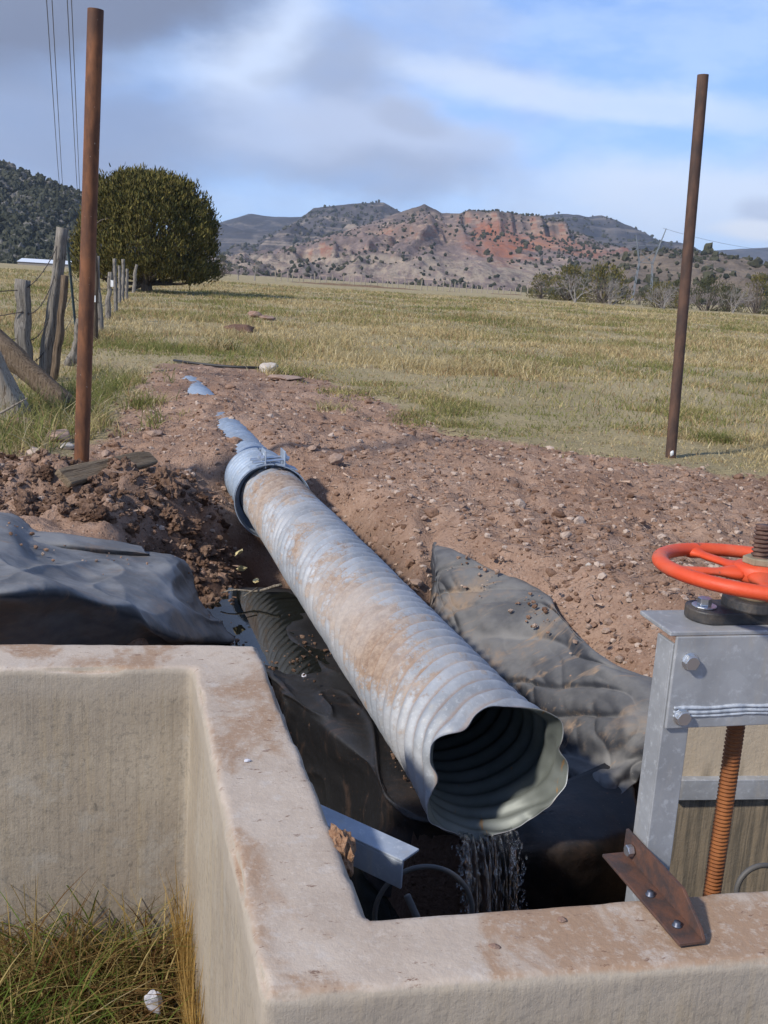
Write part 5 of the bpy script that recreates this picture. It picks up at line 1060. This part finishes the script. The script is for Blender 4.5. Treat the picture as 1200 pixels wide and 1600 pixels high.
def juniper(loc, w, h, label, cat='juniper', group=None, n_=260, npf=26, size=None, seed=0, low=.14, pal=JP, name='juniper_tree', thick=1.0, round_=False):
    r2 = np.random.default_rng(seed); e = empty(name, tuple(loc), 0, label, cat, group); C, Dd = [], []; size = size or w * .085
    for i in range(n_):
        zq = r2.random() ** .85; a = r2.random() * 6.283; th_ = zq * math.pi / 2 * 1.0; rr_ = math.cos(th_ * .97) ** .70 * (1 if not round_ else (.80 + .2 * sstep(zq, .0, .22))); lump = 1 + .17 * fbm(math.cos(a) * 2.0 + seed, math.sin(a) * 2.0, zq * 2.6, 3, seed)
        inn = 1 - .5 * r2.random() ** 2.2; x_ = math.cos(a) * rr_ * w / 2 * lump * inn; y_ = math.sin(a) * rr_ * w / 2 * lump * inn; z_ = h * (low + (1 - low) * (math.sin(th_) * .93) * (.72 + .28 * inn) * (1 + .05 * (lump - 1)))
        C.append((x_, y_, z_ - size * .3)); Dd.append((math.cos(a) * rr_, math.sin(a) * rr_, .3))
    for i in range(int(n_ * .22)):            # drooping skirt
        a = r2.random() * 6.283; rr_ = .55 + .45 * r2.random(); C.append((math.cos(a) * rr_ * w / 2, math.sin(a) * rr_ * w / 2, h * (low - .005 + .1 * r2.random()))); Dd.append((math.cos(a), math.sin(a), -.1))
    V, T = leaf_clumps(None, np.array(C), np.array(Dd), size, npf, r2, .9, pal); new_obj('crown', foliage_mesh('crown', V, T), e)
    mb = MB(); mb.tube([(0, 0, -.2), (.05 * w * r2.normal() * .3, 0, h * .12), (0, .02, h * .3)], np.array([.05, .038, .03]) * w * .9 * thick, 9, False, .25)
    tips = [np.array(C[i]) for i in r2.choice(len(C), 34, False)]; limb_set(mb, np.array([0, 0, h * .07]), tips, .014 * w, r2, .25); mb.build('trunk', M_bark, e, True); return e
b = place(230, 456); s_ = b[1] / F
juniper(b, 218 * s_, 180 * s_, 'big round olive green juniper standing alone at the end of the fence', 'juniper', None, 1350, 56, 218 * s_ * .058, 5, .15, JP, 'juniper_tree', 1.0, True)
def bare_mesh(mb, p, d, L, r, depth, r2):
    q = p + d * L; mb.tube([p, p + d * L * .5 + r2.normal(size=3) * L * .05, q], [r, r * .85, r * .65], 4, False)
    if depth == 0: return
    for _ in range(3 if depth > 1 else 4):
        dd = d + r2.normal(size=3) * .55 + np.array([0, 0, .12]); dd /= np.linalg.norm(dd); bare_mesh(mb, p + d * L * (.55 + .45 * r2.random()), dd, L * (.62 + .2 * r2.random()), r * .55, depth - 1, r2)
def bare_tree(loc, w, h, label, seed, name='bare_tree', trunks=3, group=None):
    r2 = np.random.default_rng(seed); e = empty(name, tuple(loc), 0, label, 'bare tree', group); mb = MB(); mt = MB(); mt.tube([(0, 0, -.2), (0, 0, h * .16), (.02 * h, 0, h * .26)], [.035 * h, .028 * h, .02 * h], 7, False, .2); mt.build('trunk', M_bare, e, True)
    for _ in range(trunks):
        d = np.array([r2.normal() * .45 * w / h, r2.normal() * .4, 1.0]); d /= np.linalg.norm(d); bare_mesh(mb, np.array([0, 0, h * .18]), d, h * .30, .016 * h, 4, r2)
    V = np.concatenate(mb.V); me = mb.mesh('branches', M_bare); new_obj('branches', me, e); return e
G = (168.,)
def onfield(px, py, dist): p = PY(px, py, dist); return np.array([p[0], p[1], p[2]])
def far_jun(px, py, wpx, hpx, dist, lab, seed, pal=JP, n_=90): s_ = dist / F; return juniper(onfield(px, py, dist), wpx * s_, hpx * s_, lab, 'juniper', None, n_, 16, wpx * s_ * .12, seed, .06, pal)
GP = np.array([(.070, .072, .030), (.055, .060, .026), (.090, .082, .036), (.045, .052, .026)])
far_jun(845, 468, 44, 40, 190, 'small loose juniper farthest left of the field edge trees', 31)
far_jun(886, 474, 66, 58, 182, 'bushy olive juniper behind the pale trunked bare tree', 32)
far_jun(942, 480, 84, 66, 178, 'broad tall juniper just left of the lattice tower', 33)
bare_tree(onfield(897, 484, 168), 70 * .105, 66 * .105, 'pale trunked bare tree in front of the olive juniper', 41)
bare_tree(onfield(950, 492, 165), 80 * .103, 66 * .103, 'spreading grey bare tree in front of the broad juniper', 42, trunks=4)
far_jun(1030, 492, 60, 50, 165, 'olive juniper left of the dark brown post', 34)
bare_tree(onfield(1035, 496, 155), 84 * .097, 60 * .097, 'low grey bare tree just left of the dark brown post', 43, trunks=4)
far_jun(1058, 490, 44, 52, 170, 'green juniper half hidden behind the dark brown post', 35, GP)
far_jun(1103, 496, 64, 62, 160, 'thick green juniper just right of the dark brown post', 36, GP)
bare_tree(onfield(1143, 501, 150), 50 * .094, 62 * .094, 'slender grey bare tree at the right end of the field', 44)
far_jun(1135, 494, 50, 50, 168, 'juniper behind the slender grey bare tree', 37, GP)
far_jun(1180, 500, 56, 72, 158, 'tall dark juniper at the right edge of the picture', 38)
far_jun(1215, 504, 60, 52, 152, 'low juniper cut off by the right picture edge', 39, GP)
bare_tree(onfield(968, 494, 163), 70 * .1, 24 * .1, 'pile of pale bare brush lying at the field edge', 45, 'brush_pile', 6)
for i, (px, py, w_, h_) in enumerate(((348, 432, 26, 34), (1000, 490, 34, 34), (870, 468, 26, 16))): far_jun(px, py, w_, h_, 230 if i == 0 else 185, ('dark bush beside the crown of the big juniper', 'low bush at the foot of the lattice tower', 'little bush between the small and bushy junipers')[i], 60 + i, GP, 50)
for i, (px, py, w_, h_) in enumerate(((372, 436, 46, 26), (398, 437, 44, 36), (330, 434, 36, 24))): bare_tree(onfield(px, py, 215), w_ * .134, h_ * .134, ('low grey bare shrub between the big juniper and the mesa', 'taller grey bare shrub rightmost behind the big juniper', 'grey bare shrub right under the big juniper crown')[i], 70 + i, 'bare_shrub', 4)

# far fence at the foot of the mesa
ff = empty('field_fence', (0, 300, 0), 0, 'far fence of pale posts in front of the mesa foot', 'fence'); FFO = np.array([0, 300, 0.])
proto = None
for i in range(46):
    px = 430 + 400 * (i + .35 * random.random()) / 46; p = PY(px, 440 + .0594 * (px - 600) + 8, 255 - .05 * i); hp = (1.3 + 1.1 * random.random())
    if proto is None: mb = MB(); mb.tube([(0, 0, -.8), (.03, 0, 1)], [.16, .12], 5); proto = mb.mesh('post', M_wood_pale)
    o = new_obj('post', proto, ff, tuple(p - FFO)); o.scale = (1, 1, hp); o.rotation_euler = (0, random.uniform(-.1, .1), random.random() * 6)
# earth bank along the far edge of the field
mb = MB(); P = [PY(px, 432 + .0594 * (px - 330) + 2.0 + 1.5 * math.sin(px * .02), 250) for px in range(-120, 860, 10)]; P = np.array(P); P[:, 2] -= .6; mb.tube(P, .85, 6, True, .5)
o = mb.build('bank', rock_mat('bank_earth', (.12, .075, .05), (.20, .14, .09), (.26, .21, .12)), None, True); tag(o, kind='structure')

# shed
c = PY(78, 414, 300); sw, sd_, shh = 88 * 300 / F, 7.0, .45; shed = empty('shed', (c[0], c[1], c[2]), R(-4), 'long low shed with a pale metal roof at the foot of the wooded hill', 'shed')
mb = MB(); mb.box((0, 0, shh / 2 - .3), (sw * .98, sd_ * .9, shh + .6)); mb.build('wall', M_shedwall, shed)
mb = MB(); mb.add([(-sw / 2, -sd_ / 2, shh), (sw / 2, -sd_ / 2, shh), (sw / 2, 0, shh + 1.0), (-sw / 2, 0, shh + 1.0), (-sw / 2, sd_ / 2, shh), (sw / 2, sd_ / 2, shh)], [[[0, 1, 2, 3], [3, 2, 5, 4]], [[0, 3, 4], [1, 5, 2]]]); mb.build('roof', M_roof, shed)

# power lines and tower
for i, (x0, x1, y1) in enumerate(((70, 93, 284), (79, 98, 284), (103, 121, 294), (110, 125, 294))):
    a_ = PY(x0, -40, 60); b_ = PY(x1, y1 + 6, 640); q = np.linspace(-.06, 1, 40)[:, None]; p = a_ * (1 - q) + b_ * q - np.array([0, 0, 1.]) * 6 * q * (1 - q)
    mb = MB(); mb.tube(p - p[0], .028 + .13 * q[:, 0].clip(0, 1), 5, False)
    tag(mb.build('power_line', M_cable, None, True, 0, tuple(p[0])), 'overhead cable to the wooded hill, ' + ('leftmost of the four', 'second from the left of four', 'third from the left of four', 'rightmost of the four, nearest the rusty post')[i], 'power line', 'overhead cables at the left')
TD = 330.; tw = PY(1002, 474, TD); k_ = TD / F; tower = empty('lattice_tower', tuple(tw), 0, 'faint grey steel lattice transmission tower behind the field trees', 'transmission tower')
def strut(mb, a, b, r=.11): mb.tube([np.array(a) * k_, np.array(b) * k_], r, 4, False)
for sx in (-1, 1):
    mb = MB()
    for dy in (-6, 6):
        strut(mb, (sx * 15, dy, 0), (sx * 10, dy * .7, 60)); strut(mb, (sx * 10, dy * .7, 60), (sx * 22 + 3, 0, 100 + (12 if sx > 0 else 0)), .13)
    for z_ in range(0, 60, 10): strut(mb, (sx * (15 - z_ * .083), -6 + z_ * .03, z_), (sx * (15 - (z_ + 10) * .083), 6 - z_ * .03, z_ + 10), .09)
    mb.build('leg', M_lattice, tower)
mb = MB(); strut(mb, (-26, 0, 84), (28, 0, 86)); strut(mb, (-12, 0, 60), (12, 0, 60)); strut(mb, (-20, 0, 84), (10, 0, 60), .1); strut(mb, (20, 0, 84), (-10, 0, 60), .1); mb.build('crossarm', M_lattice, tower)
for i, (z0, py2, px2) in enumerate(((112, 395, 1290), (86, 452, 1290), (84, 440, 1290))):
    a_ = tw + np.array([(20, 26, -22)[i] * k_, 0, z0 * k_]); b_ = PY(px2, py2, 420); q = np.linspace(0, 1, 24)[:, None]; p = a_ * (1 - q) + b_ * q - np.array([0, 0, 1.]) * 9 * q * (1 - q); mb = MB(); mb.tube(p - p[0], .045, 4, False)
    tag(mb.build('power_line', M_lattice, None, True, 0, tuple(p[0])), ('topmost thin cable running right from the lattice tower', 'cable from the right end of the lattice tower crossarm', 'cable from the left end of the lattice tower crossarm')[i], 'power line', 'cables right of the lattice tower')

# ---------------------------------------------------------------- haze
mb = MB(); mb.box((0, 2000, 135), (7000, 4700, 278)); hz = mb.build('haze', None); tag(hz, kind='stuff')
mh = bpy.data.materials.new('haze'); mh.use_nodes = True; nt = mh.node_tree; nt.nodes.clear(); o_ = nt.nodes.new('ShaderNodeOutputMaterial'); v_ = nt.nodes.new('ShaderNodeVolumePrincipled')
v_.inputs['Color'].default_value = (.80, .88, 1, 1); v_.inputs['Density'].default_value = HAZE; v_.inputs['Anisotropy'].default_value = .2; nt.links.new(v_.outputs[0], o_.inputs['Volume']); hz.data.materials.clear(); hz.data.materials.append(mh)
